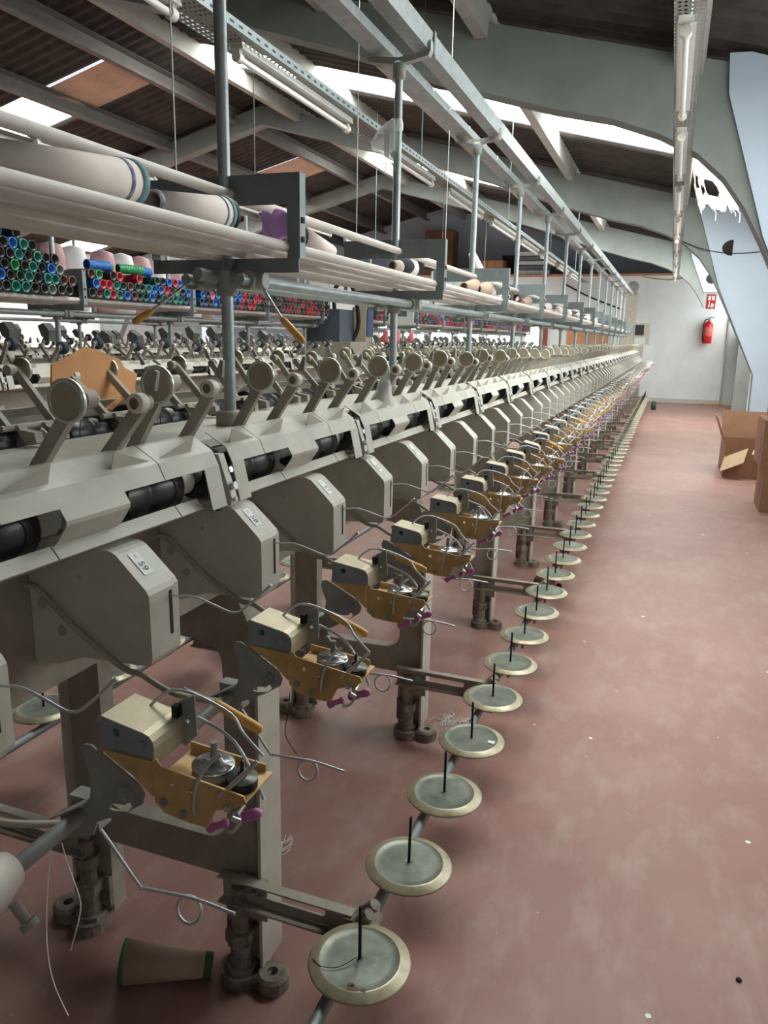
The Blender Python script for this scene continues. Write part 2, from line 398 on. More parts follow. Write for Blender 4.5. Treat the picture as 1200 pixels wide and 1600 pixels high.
# ------------------------------------------------------------------ near machine: frame
fO = (XM, 9, -H); frame = empty('machine_frame', fO, 'beige winding machine frame on cast legs running the whole hall', 'machine')
Y0, Y1 = .12, 17.55
part('bed_beam', MB().box(-1.157, -.787, Y0, Y1, -.50, -.232), BEIGE2, frame, fO)
part('top_tray', MB().box(-1.189, -.755, Y0, Y1, -.232, -.226).box(-1.07, -.875, Y0, Y1, -.226, -.212), BEIGE, frame, fO)
part('tension_rail', MB().cyl((-.525, .30, -.487), (-.525, Y1, -.487), .0085, n=12), GREYP, frame, fO)
part('tension_rail', MB().cyl((2 * XM + .525, .30, -.487), (2 * XM + .525, Y1, -.487), .0085, n=12), GREYP, frame, fO)
part('rail_bearing', MB().lathe((-.522, .36, -.482), (0, 1, 0), [(0, 0), (.016, .002), (.024, .02), (.026, .06), (.018, .085), (.0085, .09)], 16), WHITEP, frame, fO)
part('bearing_screw', MB().cyl((-.505, .43, -.50), (-.490, .43, -.515), .005, n=8).cyl((-.49, .43, -.515), (-.486, .43, -.52), .009, n=6), BEIGE2, frame, fO)
PIPE = (-.467, -1.165); BPIPE = (-1.66, -1.165)
part('creel_tube', MB().cyl((PIPE[0], .3, PIPE[1]), (PIPE[0], Y1 + .1, PIPE[1]), .0125, n=12), GALVD, frame, fO)
part('creel_tube', MB().cyl((BPIPE[0], .3, BPIPE[1]), (BPIPE[0], Y1 + .1, BPIPE[1]), .0125, n=12), GALVD, frame, fO)
def rounded(x0, x1, z0, z1, r, k=5):
    out = []
    for cx, cz, a0 in ((x1 - r, z1 - r, 0), (x0 + r, z1 - r, 90), (x0 + r, z0 + r, 180), (x1 - r, z0 + r, 270)):
        for i in range(k + 1): a = math.radians(a0 + 90 * i / k); out.append((cx + r * math.cos(a), cz + r * math.sin(a)))
    return out
def leg_meshes(y):
    legp = MB().prism([(-1.225, -H + .03), (-1.135, -H + .03), (-1.135, -1.175), (-.81, -1.175), (-.81, -H + .03), (-.72, -H + .03), (-.72, -.62), (-.80, -.46), (-1.145, -.46), (-1.225, -.62)], y - .022, y + .022,
                      holes=[rounded(-1.135, -.81, -1.085, -.62, .05)])
    flange = [MB().box(-.722, -.714, y - .045, y + .045, -H + .03, -.64), MB().box(-1.231, -1.223, y - .045, y + .045, -H + .03, -.64)]
    feet = []
    for sx, x in ((1, -.765), (-1, -1.18)):
        f = MB()
        for r_, za, zb in ((.046, 0, .03), (.036, .03, .042), (.024, .042, .10), (.034, .10, .128), (.02, .128, .17), (.029, .17, .198), (.017, .198, .235)): f.cyl((x, y - .05, -H + za), (x, y - .05, -H + zb), r_, n=12 if r_ < .03 else 6 if za else 16, smooth=False)
        f.lathe((x + sx * .075, y - .045, -H), (0, 0, 1), [(.036, 0), (.036, .03), (.030, .037), (.012, .037), (.012, .012), (0, .012)], 14, False)
        f.box(x - .045, x + .045, y - .022 - .012, y - .022, -H + .05, -H + .13)
        f.box(min(x, x + sx * .07), max(x, x + sx * .07), y - .07, y - .02, -H + .001, -H + .03); feet.append(f)
    br = MB(); x0, x1, zt, zb = -.805, -.492, -1.138, -1.196
    slot = rounded(-.765, -.56, -1.176, -1.158, .008, 3)
    br.prism([(x0, zb), (x1, zb), (x1, zt), (x0, zt)], y - .052, y - .047, holes=[slot]).box(x0, x1, y - .075, y - .0525, zt, zt + .004).box(x0, x1, y - .075, y - .0525, zb - .004, zb)
    br.box(-.765, -.70, y - .047, y - .04, -1.24, -1.138)
    bolts = [MB().cyl((-.725, y - .065, -1.167), (-.725, y - .05, -1.167), .009, n=8), MB().cyl((-.735, y - .06, -1.215), (-.735, y - .045, -1.215), .010, n=8)]
    cl = MB().cyl((PIPE[0], y - .085, PIPE[1]), (PIPE[0], y - .03, PIPE[1]), .0285, n=14).box(PIPE[0] - .040, PIPE[0], y - .08, y - .035, PIPE[1] - .026, PIPE[1] + .026)
    for dy in (-.074, -.045): cl.cyl((PIPE[0] - .012, y + dy, PIPE[1] + .018), (PIPE[0] + .014, y + dy, PIPE[1] + .048), .0125, n=10)
    bb = MB().prism([(-1.66, zb), (-1.17, zb), (-1.17, zt), (-1.66, zt)], y - .052, y - .047, holes=[rounded(-1.60, -1.25, -1.176, -1.158, .008, 3)]).box(-1.66, -1.17, y - .075, y - .0525, zt, zt + .004).box(-1.66, -1.17, y - .075, y - .0525, zb - .004, zb)
    return legp, flange, feet, br, bolts, cl, bb
lm = leg_meshes(1.27); lO = (XM, 1.27, -H)
legroot = part('leg', lm[0], BEIGE2, frame, lO)
fl = [('leg_flange', lm[1][0], BEIGE), ('leg_flange', lm[1][1], BEIGE), ('foot', lm[2][0], DUSTY), ('foot', lm[2][1], DUSTY), ('creel_bracket', lm[3], BEIGE2), ('bracket_bolt', lm[4][0], GREYP), ('bracket_bolt', lm[4][1], GREYP), ('tube_clamp', lm[5], DUSTY), ('creel_bracket', lm[6], BEIGE2)]
subs = [part(n, b, m, legroot, lO) for n, b, m in fl]
legroot.location = (0, 1.27 - 9, 0)
for j in list(range(-1, 0)) + list(range(1, 15)):
    c = legroot.copy(); COL.objects.link(c); c.location = (0, 1.27 + 1.14 * j - 9, 0)
    for s_ in subs: k = s_.copy(); COL.objects.link(k); k.parent = c

def words(n):
    t = {6: 'sixty', 5: 'fifty', 4: 'forty', 3: 'thirty'}[n // 10]; u = ['', 'one', 'two', 'three', 'four', 'five', 'six', 'seven', 'eight', 'nine'][n % 10]
    return t + ('-' + u if u else '')
# ------------------------------------------------------------------ winding units
def unit_parts(detail=True):
    y = .495
    body = MB(); pr = [(-.59, -.326)]
    pr = [(-.786, -.273), (-.652, -.273), (-.645, -.2745), (-.638, -.278), (-.5945, -.3195), (-.5905, -.326), (-.59, -.334), (-.59, -.413), (-.5925, -.420), (-.60, -.4235), (-.70, -.428), (-.745, -.445), (-.786, -.452)]
    body.prism(pr, y - .032, y + .021)
    cov = MB().prism([(x - .002 if x > -.78 else x, z - .001 if z > -.3 else z + .001) for x, z in pr], y + .0225, y + .032)
    slot = MB().box(-.5905, -.5893, y + .0085, y + .0145, -.392, -.331)
    knob = MB().lathe((-.625, y + .032, -.385), (0, 1, 0), [(.006, 0), (.006, .004), (.0105, .006), (.011, .012), (.008, .018), (0, .02)], 12)
    w = [(-.589, y + .0115, -.338), (-.575, y + .0115, -.337), (-.555, y + .0115, -.335), (-.53, y + .011, -.340), (-.505, y + .01, -.3465), (-.493, y + .01, -.3475), (-.479, y + .01, -.341), (-.44, y + .01, -.305)]
    finger = MB().tube(smooth_path(w, 4), .0016, 6)
    tip = MB().tube([(-.446, y + .01, -.3105), (-.438, y + .01, -.303)], .0021, 6)
    # number plate on the chamfer
    d = Vector((-.638, 0, -.278)) - Vector((-.5945, 0, -.3195)); L = d.length; d.normalize(); nrm = Vector((-d.z, 0, d.x))
    if nrm.z < 0: nrm = -nrm
    c = Vector((-.5945, y - .006, -.3195)) + d * L * .62 + nrm * .0004
    lab = MB(); e = Vector((0, 1, 0)); vs = []
    for h in (0, .0006):
        for a, b in ((-1, -1), (1, -1), (1, 1), (-1, 1)): vs.append(c + e * .009 * a + d * .018 * b + nrm * h)
    lab.add(vs, [(4, 5, 6, 7), (0, 1, 5, 4), (1, 2, 6, 5), (2, 3, 7, 6), (3, 0, 4, 7)])
    rivet = [MB().cyl((-.70, y - .0335, -.315), (-.70, y - .031, -.315), .003, n=8), MB().cyl((-.765, y - .034, -.36), (-.765, y - .031, -.36), .008, n=10), MB().cyl((-.735, y - .034, -.395), (-.735, y - .031, -.395), .007, n=10)]
    arm = MB().tube(smooth_path([(-.783, y - .04, -.335), (-.76, y - .041, -.338), (-.70, y - .042, -.385), (-.63, y - .043, -.425), (-.60, y - .043, -.43), (-.56, y - .03, -.455), (-.53, y + .02, -.483)], 4), .004, 6)
    return [('housing', body, BEIGE, None), ('side_cover', cov, BEIGE, None), ('slot', slot, DARK, 'housing'), ('knob', knob, BEIGE2, 'side_cover'), ('number_plate', lab, PAPER, 'housing'),
            ('rivet', rivet, BEIGE2, 'housing'), ('yarn_finger', finger, WIRE, None), ('finger_tip', tip, WHITEP, 'yarn_finger'), ('arm_rod', arm, BEIGE2, None)], (c, d, e, nrm)
UO = (-.70, .495, -.44)
up_, (LC, LD, LE, LN) = unit_parts()
def text_mesh(s, size):
    cu = bpy.data.curves.new('number', 'FONT'); cu.body = s; cu.size = size; cu.align_x = 'CENTER'; cu.align_y = 'CENTER'
    o = bpy.data.objects.new('number', cu); COL.objects.link(o); dg = bpy.context.evaluated_depsgraph_get()
    me = bpy.data.meshes.new_from_object(o.evaluated_get(dg)); bpy.data.objects.remove(o); me.materials.clear(); me.materials.append(INK); return me
def number_on(plate, s, size, off):
    me = text_mesh(s, size)
    # text reads down the slope of the chamfer
    R = Matrix((-LD, LE, LN)).transposed().to_4x4()
    if R.determinant() < 0: R = Matrix((-LD, -LE, LN)).transposed().to_4x4()
    R.translation = LC + LN * .0009 - LD * off - Vector(UO)
    me.transform(R); o = bpy.data.objects.new('number', me); COL.objects.link(o); o.parent = plate
UG = 'winding units along the aisle'
unit = build('winding_unit', UO, up_, 'beige winding unit housing with number plate 60, cut by the picture edge', 'winding unit', UG)
unit_far = build('winding_unit', UO, up_, 'small far beige winding unit housing with yarn finger', 'winding unit', UG, True)
def place_unit(k):
    if k == 0: o = unit
    else:
        lab = 'beige winding unit housing whose plate reads number %s' % words(60 - k) if k < 22 else 'beige winding unit housing with slotted front and tiny number plate'
        o = dup(unit, dy=SP * k, label=lab, group=UG)
    return o
units = [place_unit(k) for k in range(0, 22)]
for k, o in enumerate(units):
    pl = [g for ch in o.children for g in ch.children if g.name.startswith('number_plate')][0]
    number_on(pl, str(60 - k), .0155, .005)
    if k < 8: number_on(pl, 'N°', .006, -.011)
unit_far.location.y += SP * 22; unit_far['label'] = 'small far beige winding unit housing with yarn finger'
for k in range(23, 60): dup(unit_far, dy=SP * (k - 22))
unit_b = dup(unit, label='beige winding unit housing on the far face of the near machine', group='winding units on the far face')
for ch in list(unit_b.children):
    for g in list(ch.children):
        if g.name.startswith('number_plate'):
            for t_ in list(g.children): bpy.data.objects.remove(t_)
            bpy.data.objects.remove(g)
unit_b.rotation_euler = (0, 0, PI); unit_b.location = (2 * XM - UO[0], .60, UO[2] + H)
for k in range(1, 12): dup(unit_b, dy=SP * k)

# ------------------------------------------------------------------ guards and drums
GO = (-.665, 1.03, -.20)
def guard_parts():
    y = 1.03; s1, s2 = y + .126, y + .411; P = []
    top = [(-.699, -.158), (-.695, -.1595), (-.667, -.176), (-.661, -.180), (-.650, -.203)]
    strip = [(-.650, -.203), (-.6365, -.265)]
    bul = [(-.650, -.203), (-.641, -.217), (-.6415, -.2215), (-.657, -.243), (-.664, -.249)]
    a = MB().sheet(top, y + .018, s1 - .0012).sheet(strip, y + .018, y + .053); P.append(('cover_plate', a, BEIGE, None))
    a = MB().sheet(top, s1 + .0012, s2 - .0012).sheet(bul, y + .211, y + .324); P.append(('cover_plate', a, BEIGE, None))
    a = MB().sheet(top, s2 + .0012, y + .548).sheet(strip, y + .508, y + .548); P.append(('cover_plate', a, BEIGE, None))
    low = [(-.6645, -.249), (-.6525, -.2625), (-.672, -.272)]
    for p, q in ((y + .055, y + .206), (y + .2085, y + .4485), (y + .451, y + .506)): P.append(('lower_strip', MB().sheet(low, p, q), BEIGE, None))
    for s in (s1, s2):
        for sg in (-1, 1):
            t = MB(); b0 = (-.6665, s + sg * .004, -.1765); b1 = (-.6665, s + sg * .088, -.1765); ap = (-.660, s + sg * .088, -.151)
            n = (.0014, 0, .0004); vs = [b0, b1, ap] + [(p[0] - n[0], p[1], p[2] - n[2]) for p in (b0, b1, ap)]
            t.add(vs, [(0, 1, 2), (5, 4, 3), (0, 3, 4, 1), (1, 4, 5, 2), (2, 5, 3, 0)]); P.append(('fin', t, BEIGE, None))
    link = MB().prism([(-.668, -.186), (-.656, -.186), (-.633, -.255), (-.636, -.268), (-.645, -.268)], y - .012, y + .004)
    P.append(('hinge_link', link, BEIGE, None))
    P.append(('hinge_bolt', [MB().cyl((-.645, y - .004, -.238), (-.630, y - .004, -.235), .0065, n=10), MB().cyl((-.639, y - .004, -.258), (-.629, y - .004, -.257), .004, n=8), MB().cyl((-.655, y + .008, -.215), (-.645, y + .008, -.212), .005, n=8)], STEEL, 'hinge_link'))
    P.append(('drive_wheel', MB().lathe((-.706, y - .013, -.218), (0, 1, 0), [(.02, 0), (.042, 0), (.046, .004), (.046, .022), (.042, .026), (.02, .026)], 20), BLACK, None))
    P.append(('rubber_foot', MB().box(-.647, -.636, y - .045, y - .036, -.269, -.260), BLACKM, None))
    return P
gp = guard_parts(); GG = 'guard panels along the aisle'
guard = build('drum_guard', GO, gp, 'beige folded steel guard panel with two drum windows and fins', 'guard', GG)
guard['label'] = 'beige folded guard panel with drum windows above housings fifty-eight and fifty-seven'
for j in range(-2, 9):
    if j: dup(guard, dy=.57 * j, label='beige folded guard panel with drum windows above housings %s and %s' % (words(58 - 2 * j), words(57 - 2 * j)) if j > -2 else 'beige folded guard panel cut off by the picture edge')
guard_far = build('drum_guard', GO, gp, 'small far beige guard panel over the winding drums', 'guard', GG, True); guard_far.location.y += .57 * 9
for j in range(10, 29): dup(guard_far, dy=.57 * (j - 9))
gb = dup(guard_far, group='guard panels on the far face', label='beige guard panel on the far face of the near machine'); gb.rotation_euler = (0, 0, PI); gb.location = (2 * XM - GO[0], .95, GO[2] + H)
for j in range(1, 29): dup(gb, dy=.57 * j)
def drum_parts():
    y = .871; c = (-.708, y, -.228)
    d = MB().lathe((c[0], y - .078, c[2]), (0, 1, 0), [(.012, 0), (.036, .0), (.038, .003), (.038, .07), (.036, .073), (.036, .079), (.038, .082), (.038, .153), (.036, .156), (.012, .156)], 20)
    g = MB()
    for sg in (-1, 1):
        pts = []
        for i in range(25):
            a = 2 * PI * i / 24; pts.append((c[0] + .0378 * math.cos(a), y + sg * .055 * math.cos(a), c[2] + .0378 * math.sin(a)))
        g.tube(pts, .0018, 5, True)
    sh = MB().cyl((c[0], y - .1424, c[2]), (c[0], y + .1424, c[2]), .011, n=10)
    col = MB().cyl((c[0], y + .085, c[2]), (c[0], y + .125, c[2]), .022, n=12)
    return [('drum', d, BLACK, None), ('yarn_groove', g, BLACKM, 'drum'), ('shaft', sh, GREYP, None), ('collar', col, WHITEP, 'shaft')]
DO = (-.708, .871, -.266); dp = drum_parts()
drum = build('winding_drum', DO, dp, 'black grooved winding drum behind a guard window', 'drum', 'black drums behind the aisle guards')
drum['label'] = 'black winding drum behind the guard beside housing fifty-nine'
for k in list(range(-2, 0)) + list(range(1, 18)): dup(drum, dy=SP * k, label='black winding drum behind the guard beside housing %s' % words(59 - k) if k > -2 else 'black winding drum at the cut off end of the guard row')
drum_far = build('winding_drum', DO, dp, 'black grooved winding drum behind a guard window', 'drum', 'black drums behind the aisle guards', True); drum_far.location.y += SP * 18
for k in range(19, 58): dup(drum_far, dy=SP * (k - 18))
drum_b = dup(drum, label='black winding drum lying open on the far face of the machine', group='black drums on the far face'); drum_b.rotation_euler = (0, 0, PI); drum_b.location = (2 * XM - DO[0], .80, DO[2] + H)
for k in range(-2, 30):
    if k: dup(drum_b, dy=SP * k)

# ------------------------------------------------------------------ cradles
CO = (-.735, .885, -.19)
def cradle_parts(deep=True):
    y = .885; px, pz = -.735, -.19; tx, tz = -.66, -.07
    d = Vector((tx - px, 0, tz - pz)).normalized(); n = Vector((d.z, 0, -d.x))
    def bar(y0, y1, w0, w1, p, q):
        p = Vector(p); q = Vector(q); b = MB()
        pl = [p - n * w0, p + n * w0, q + n * w1, q - n * w1]
        return b.prism([(v.x, v.z) for v in pl], y0, y1)
    A = bar(y + .004, y + .016, .0085, .0085, (px, 0, pz), (tx, 0, tz)); A.cyl((tx, y + .004, tz), (tx, y + .016, tz), .0085, n=12)
    B = bar(y + .128, y + .140, .0085, .009, (px, 0, pz), (tx, 0, tz - .012)); B.cyl((tx, y + .128, tz - .012), (tx, y + .140, tz - .012), .011, n=12)
    disc = MB().lathe((tx, y - .010, tz), (0, 1, 0), [(0, .0015), (.0215, .0015), (.0225, .0), (.0255, .0), (.0262, .002), (.0262, .006), (.022, .010), (.012, .0135), (0, .0135)], 28)
    ring = MB().lathe((tx, y - .0103, tz), (0, 1, 0), [(.0214, .0018), (.0222, 0), (.0256, 0), (.0267, .0025), (.0267, .0055), (.0258, .0075)], 28)
    face = MB().cyl((tx, y - .0093, tz), (tx, y - .0084, tz), .0214, n=28, smooth=False)
    hub = MB().lathe((tx, y + .112, tz - .012), (0, 1, 0), [(.0075, .0), (.012, .0), (.0135, .003), (.0135, .016)], 18)
    bush = MB().cyl((tx, y + .1135, tz - .012), (tx, y + .124, tz - .012), .0075, n=14)
    shaft = MB().cyl((tx, y + .0165, tz), (tx, y + .034, tz), .0115, n=14)
    lever = MB().prism([(tx - .004, tz + .004), (tx + .010, tz + .004), (tx + .013, tz + .030), (tx + .008, tz + .031)], y + .1405, y + .147)
    yoke = MB().cyl((px, y - .005, pz), (px, y + .15, pz), .0068, n=12)
    for dy in (.03, .10): yoke.prism([(px - .025, -.226), (px - .052, -.226), (px - .052, -.205), (px - .006, pz - .003), (px - .006, pz + .004), (px - .014, pz + .004)][::-1], y + dy, y + dy + .02)
    return [('cradle_shaft', yoke, BEIGE2, None), ('arm', A, BEIGE2, None), ('arm', B, BEIGE2, None), ('disc', disc, OLIVE, None), ('disc_rim', ring, RIMS, 'disc'), ('disc_face', face, CRDISC, 'disc'),
            ('hub', hub, WHITEP, None), ('bush', bush, BROWN, 'hub'), ('bearing', shaft, BEIGE2, None), ('lever', lever, GREYP, None)]
cp = cradle_parts(); CG = 'cone cradles along the aisle'
cradle = build('cone_cradle', CO, cp, 'raised beige cone cradle with round plated disc and white hub', 'cradle', CG)
def tilt(o, a): o.rotation_euler = (0, a, o.rotation_euler[2]); return o
angs = [random.uniform(-.12, .10) for _ in range(70)]
angs[1] = 0; angs[2] = 0; angs[3] = 0
c0 = dup(cradle, dy=-.185, label='raised cone cradle with the largest round disc in front of orange cardboard', group=CG); tilt(c0, .11)
cradle['label'] = 'raised cone cradle with round disc, first beyond the largest one'
for k in range(2, 22): tilt(dup(cradle, dy=SP * (k - 1), label='raised cone cradle with plated disc above housing %s' % words(60 - k) if k < 22 else 'raised beige cone cradle with round plated disc and white hub'), angs[k])
cradle_far = build('cone_cradle', CO, cp, 'small far raised cone cradle with round disc', 'cradle', CG, True); cradle_far.location.y += SP * 21
for k in range(23, 59): tilt(dup(cradle_far, dy=SP * (k - 22)), angs[k])
cradle_b = dup(cradle, label='cone cradle on the far face, olive disc back turned to us', group='cone cradles on the far face')
cradle_b.rotation_euler = (0, .12, PI); cradle_b.location = (2 * XM - CO[0], .98, CO[2] + H)
for k in range(-2, 20):
    if k: o = dup(cradle_b, dy=SP * k); o.rotation_euler = (0, random.uniform(0, .25), PI)
cfb = dup(cradle_far, label='small far cone cradle on the far face of the near machine', group='cone cradles on the far face'); cfb.location = (2 * XM - CO[0], .98 + SP * 20, CO[2] + H); cfb.rotation_euler = (0, .1, PI)
for k in range(1, 36): o = dup(cfb, dy=SP * k); o.rotation_euler = (0, random.uniform(0, .25), PI)

# ------------------------------------------------------------------ yarn tension units
TO = (-.525, .545, -.495)
def circ(x, z, r, n=10): return [(x + r * math.cos(2 * PI * i / n), z + r * math.sin(2 * PI * i / n)) for i in range(n)]
def tension_parts():
    y = .545; P = []
    P.append(('casting', MB().prism([(-.497, -.376), (-.494, -.372), (-.441, -.381), (-.435, -.387), (-.436, -.406), (-.50, -.407)], y, y + .045, holes=[circ(-.478, -.386, .0045)]), BLUEG, None))
    P.append(('bore', MB().cyl((-.478, y + .008, -.386), (-.478, y + .01, -.386), .0045, n=10), DARK, 'casting'))
    P.append(('cover', MB().sheet([(-.4985, -.378), (-.4965, -.3735), (-.494, -.3715), (-.445, -.3798), (-.4385, -.382), (-.4345, -.3865), (-.4335, -.393), (-.4345, -.410)], y - .002, y + .050, .0014), COVER, None))
    P.append(('casting_screw', MB().cyl((-.447, y - .003, -.3925), (-.447, y, -.3925), .0045, n=8), GREYP, 'casting'))
    pl = [(-.517, -.412), (-.514, -.404), (-.506, -.403), (-.450, -.434), (-.444, -.444), (-.447, -.455), (-.468, -.470), (-.505, -.490), (-.512, -.508), (-.535, -.512), (-.552, -.508), (-.554, -.490), (-.512, -.464), (-.508, -.440), (-.514, -.424)]
    slot = [(-.488, -.470), (-.484, -.463), (-.468, -.461), (-.462, -.455), (-.459, -.461), (-.466, -.468), (-.482, -.471)]
    P.append(('bracket_plate', MB().prism(pl, y - .006, y - .0035, holes=[slot]), GREYP, None))
    P.append(('bracket_lip', MB().prism([(-.554, -.490), (-.512, -.464), (-.511, -.4655), (-.553, -.4915)], y - .020, y - .0065), GREYP, 'bracket_plate'))
    P.append(('rail_clamp', MB().prism([(-.545, -.472), (-.512, -.472), (-.508, -.505), (-.54, -.508)], y + .0, y + .018, holes=[circ(-.525, -.487, .0088)]), GREYP, None))
    P.append(('pivot_bolt', MB().cyl((-.463, y - .011, -.446), (-.463, y - .006, -.446), .0085, n=12).cyl((-.463, y - .014, -.446), (-.463, y - .011, -.446), .005, n=6), GREYP, 'bracket_plate'))
    P.append(('brass_rib', MB().prism([(-.497, -.407), (-.437, -.407), (-.437, -.446), (-.455, -.430)], y - .0025, y + .002), BRASS, None))
    br = [(-.436, -.402), (-.431, -.406), (-.426, -.4115), (-.335, -.4215), (-.332, -.428), (-.345, -.437), (-.366, -.444), (-.376, -.466), (-.398, -.4655), (-.425, -.462), (-.436, -.452)]
    P.append(('brass_plate', MB().prism(br, y - .0005, y + .0015, holes=[circ(-.4145, -.4265, .003, 8), circ(-.393, -.4305, .003, 8)]), BRASS, None))
    P.append(('plate_bolt', [MB().cyl((-.424, y - .0035, -.449), (-.424, y, -.449), .0042, n=8), MB().cyl((-.402, y - .0035, -.4565), (-.402, y, -.4565), .0042, n=8)], GREYP, 'brass_plate'))
    P.append(('base_tray', MB().prism([(-.434, -.428), (-.338, -.433), (-.338, -.4355), (-.434, -.4305)], y + .002, y + .062), BRASS, None))
    P.append(('tray_back', MB().prism([(-.434, -.4185), (-.345, -.425), (-.345, -.433), (-.434, -.430)], y + .060, y + .062), BRASS, 'base_tray'))
    yc = y + .032; dd = Vector((.05, 0, 1)).normalized()
    P.append(('lower_disc', MB().lathe((-.388, yc, -.429), dd, [(0, 0), (.0195, 0), (.0215, .002), (.0215, .006), (.017, .008)], 24), GREYP, None))
    P.append(('tension_disc', MB().lathe((-.388, yc, -.421), dd, [(.017, 0), (.0216, .0015), (.0216, .0035), (.019, .005), (.010, .0058), (.009, .008), (.0045, .0085), (0, .0085)], 28), STEEL, None))
    P.append(('disc_post', MB().cyl((-.388, yc, -.414), (-.3868, yc, -.3935), .0034, n=10), GREYP, 'tension_disc'))
    P.append(('small_disc', MB().lathe((-.3535, yc - .004, -.4325), dd, [(0, 0), (.014, 0), (.0155, .002), (.0155, .008), (.0135, .010), (0, .010)], 22), BLACKM, None))
    P.append(('felt_pad', MB().lathe((-.353, yc - .004, -.4222), dd, [(.0152, 0), (.0152, .0015), (.0, .0018)], 22), DISCG, 'small_disc'))
    P.append(('maroon_pin', MB().lathe((-.353, yc - .004, -.4203), dd, [(.0048, 0), (.0045, .004), (.0022, .005), (.0022, .016), (0, .0165)], 10), MAROON, 'small_disc'))
    w1 = [(-.470, y + .04, -.378), (-.462, y + .045, -.368), (-.452, y + .05, -.3605), (-.442, y + .052, -.3575), (-.42, y + .053, -.359), (-.38, y + .053, -.372), (-.365, y + .052, -.390), (-.342, y + .05, -.409)]
    P.append(('guide_wire', MB().tube(smooth_path(w1, 4), .0017, 6), WIRE, None))
    w2 = [(-.425, y + .05, -.384), (-.414, y + .054, -.386), (-.377, y + .053, -.402), (-.352, y + .05, -.435), (-.339, y + .045, -.454)]
    P.append(('guide_wire', MB().tube(smooth_path(w2, 4), .0017, 6), WIRE, None))
    P.append(('wooden_handle', MB().lathe((-.408, y + .066, -.371), (.056, 0, -.021), [(0, 0), (.0042, .001), (.0052, .01), (.0058, .05), (.005, .058), (0, .06)], 10), WOODY, None))
    P.append(('handle_rod', MB().cyl((-.408, y + .066, -.371), (-.440, y + .06, -.359), .0018, n=6), GREYP, 'wooden_handle'))
    P.append(('upright_plate', MB().prism([(-.436, -.366), (-.418, -.356), (-.416, -.400), (-.43, -.415), (-.437, -.41)], y + .046, y + .049, holes=[circ(-.4265, -.386, .0025, 8)]), GREYP, None))
    P.append(('latch', MB().box(-.440, -.433, y + .038, y + .046, -.381, -.368).cyl((-.4365, y + .042, -.381), (-.437, y + .04, -.402), .0016, n=6), BLACKM, 'upright_plate'))
    h1 = [(-.389, y - .002, -.452), (-.386, y - .006, -.435), (-.382, y - .004, -.414), (-.374, y + .006, -.398), (-.366, y + .012, -.392)]
    P.append(('hook', MB().tube(smooth_path(h1, 4), .0022, 6), WIRE, None))
    h2 = [(-.362, y - .001, -.428), (-.352, y + .004, -.418), (-.338, y + .012, -.403), (-.330, y + .018, -.394)]
    P.append(('hook', MB().tube(smooth_path(h2, 3), .0023, 6), WIRE, None))
    P.append(('clamp_screw', [MB().cyl((-.350, y - .006, -.436), (-.350, y + .006, -.434), .004, n=8), MB().cyl((-.341, y - .004, -.440), (-.341, y + .008, -.437), .0035, n=8), MB().cyl((-.348, y - .002, -.446), (-.343, y + .004, -.452), .003, n=8)], STEEL, None))
    P.append(('ceramic_eye', MB().lathe((-.384, y + .015, -.478), (.030, 0, .016), [(0, 0), (.0052, 0), (.0056, .004), (.0036, .008), (.0036, .018), (.0050, .022), (0, .023)], 12), PURPLE, None))
    P.append(('ceramic_eye', MB().lathe((-.357, y + .02, -.464), (.034, 0, .017), [(0, 0), (.0045, 0), (.0052, .006), (.0048, .020), (.0058, .026), (.004, .031), (0, .032)], 12), PURPLE, None))
    P.append(('eye_hook', MB().tube(smooth_path([(-.349, y + .01, -.442), (-.345, y + .008, -.456), (-.352, y + .006, -.468), (-.362, y + .01, -.472)], 4), .0018, 6), WIRE, None))
    g = [(-.540, y + .006, -.494), (-.528, y + .006, -.499), (-.514, y + .008, -.510), (-.474, y + .014, -.570), (-.466, y + .016, -.574), (-.409, y + .02, -.572), (-.362, y + .022, -.577)]
    P.append(('lower_wire', MB().tube(smooth_path(g, 4), .0018, 6), WIRE, None))
    ring = [(-.416 + .0145 * math.cos(a), y + .02 + .004 * math.sin(a), -.5875 + .0135 * math.sin(a)) for a in [2 * PI * i / 20 for i in range(20)]]
    P.append(('pigtail_ring', MB().tube(ring, .0017, 6, True), WIRE, 'lower_wire'))
    return P
tp = tension_parts(); TG = 'yarn tension units along the aisle'
tens = build('tension_unit', TO, tp, 'largest yarn tension unit, with shiny disc, yellow wooden handle and threads below', 'tension unit', TG)
for k in range(1, 20):
    o = dup(tens, dy=SP * k, label='yarn tension unit with purple eyelets in front of housing %s' % words(60 - k) if k < 20 else 'brass and grey yarn tension unit with purple eyelets', group=TG)
    a = random.uniform(-.07, .07) if k > 3 else {1: 0.02, 2: -.03, 3: .0}[k]
    o.rotation_euler = (0, a, 0)
    if k > 2 and random.random() < .55:
        for ch in list(o.children):
            if ch.name.startswith('wooden_handle'):
                for g_ in list(ch.children): bpy.data.objects.remove(g_)
                bpy.data.objects.remove(ch)
tens_far = build('tension_unit', TO, [p for p in tp if p[0] not in ('wooden_handle', 'handle_rod')], 'small far yarn tension unit with purple eyelets', 'tension unit', TG, True); tens_far.location.y += SP * 20
for k in range(21, 60): o = dup(tens_far, dy=SP * (k - 20)); o.rotation_euler = (0, random.uniform(-.08, .08), 0)

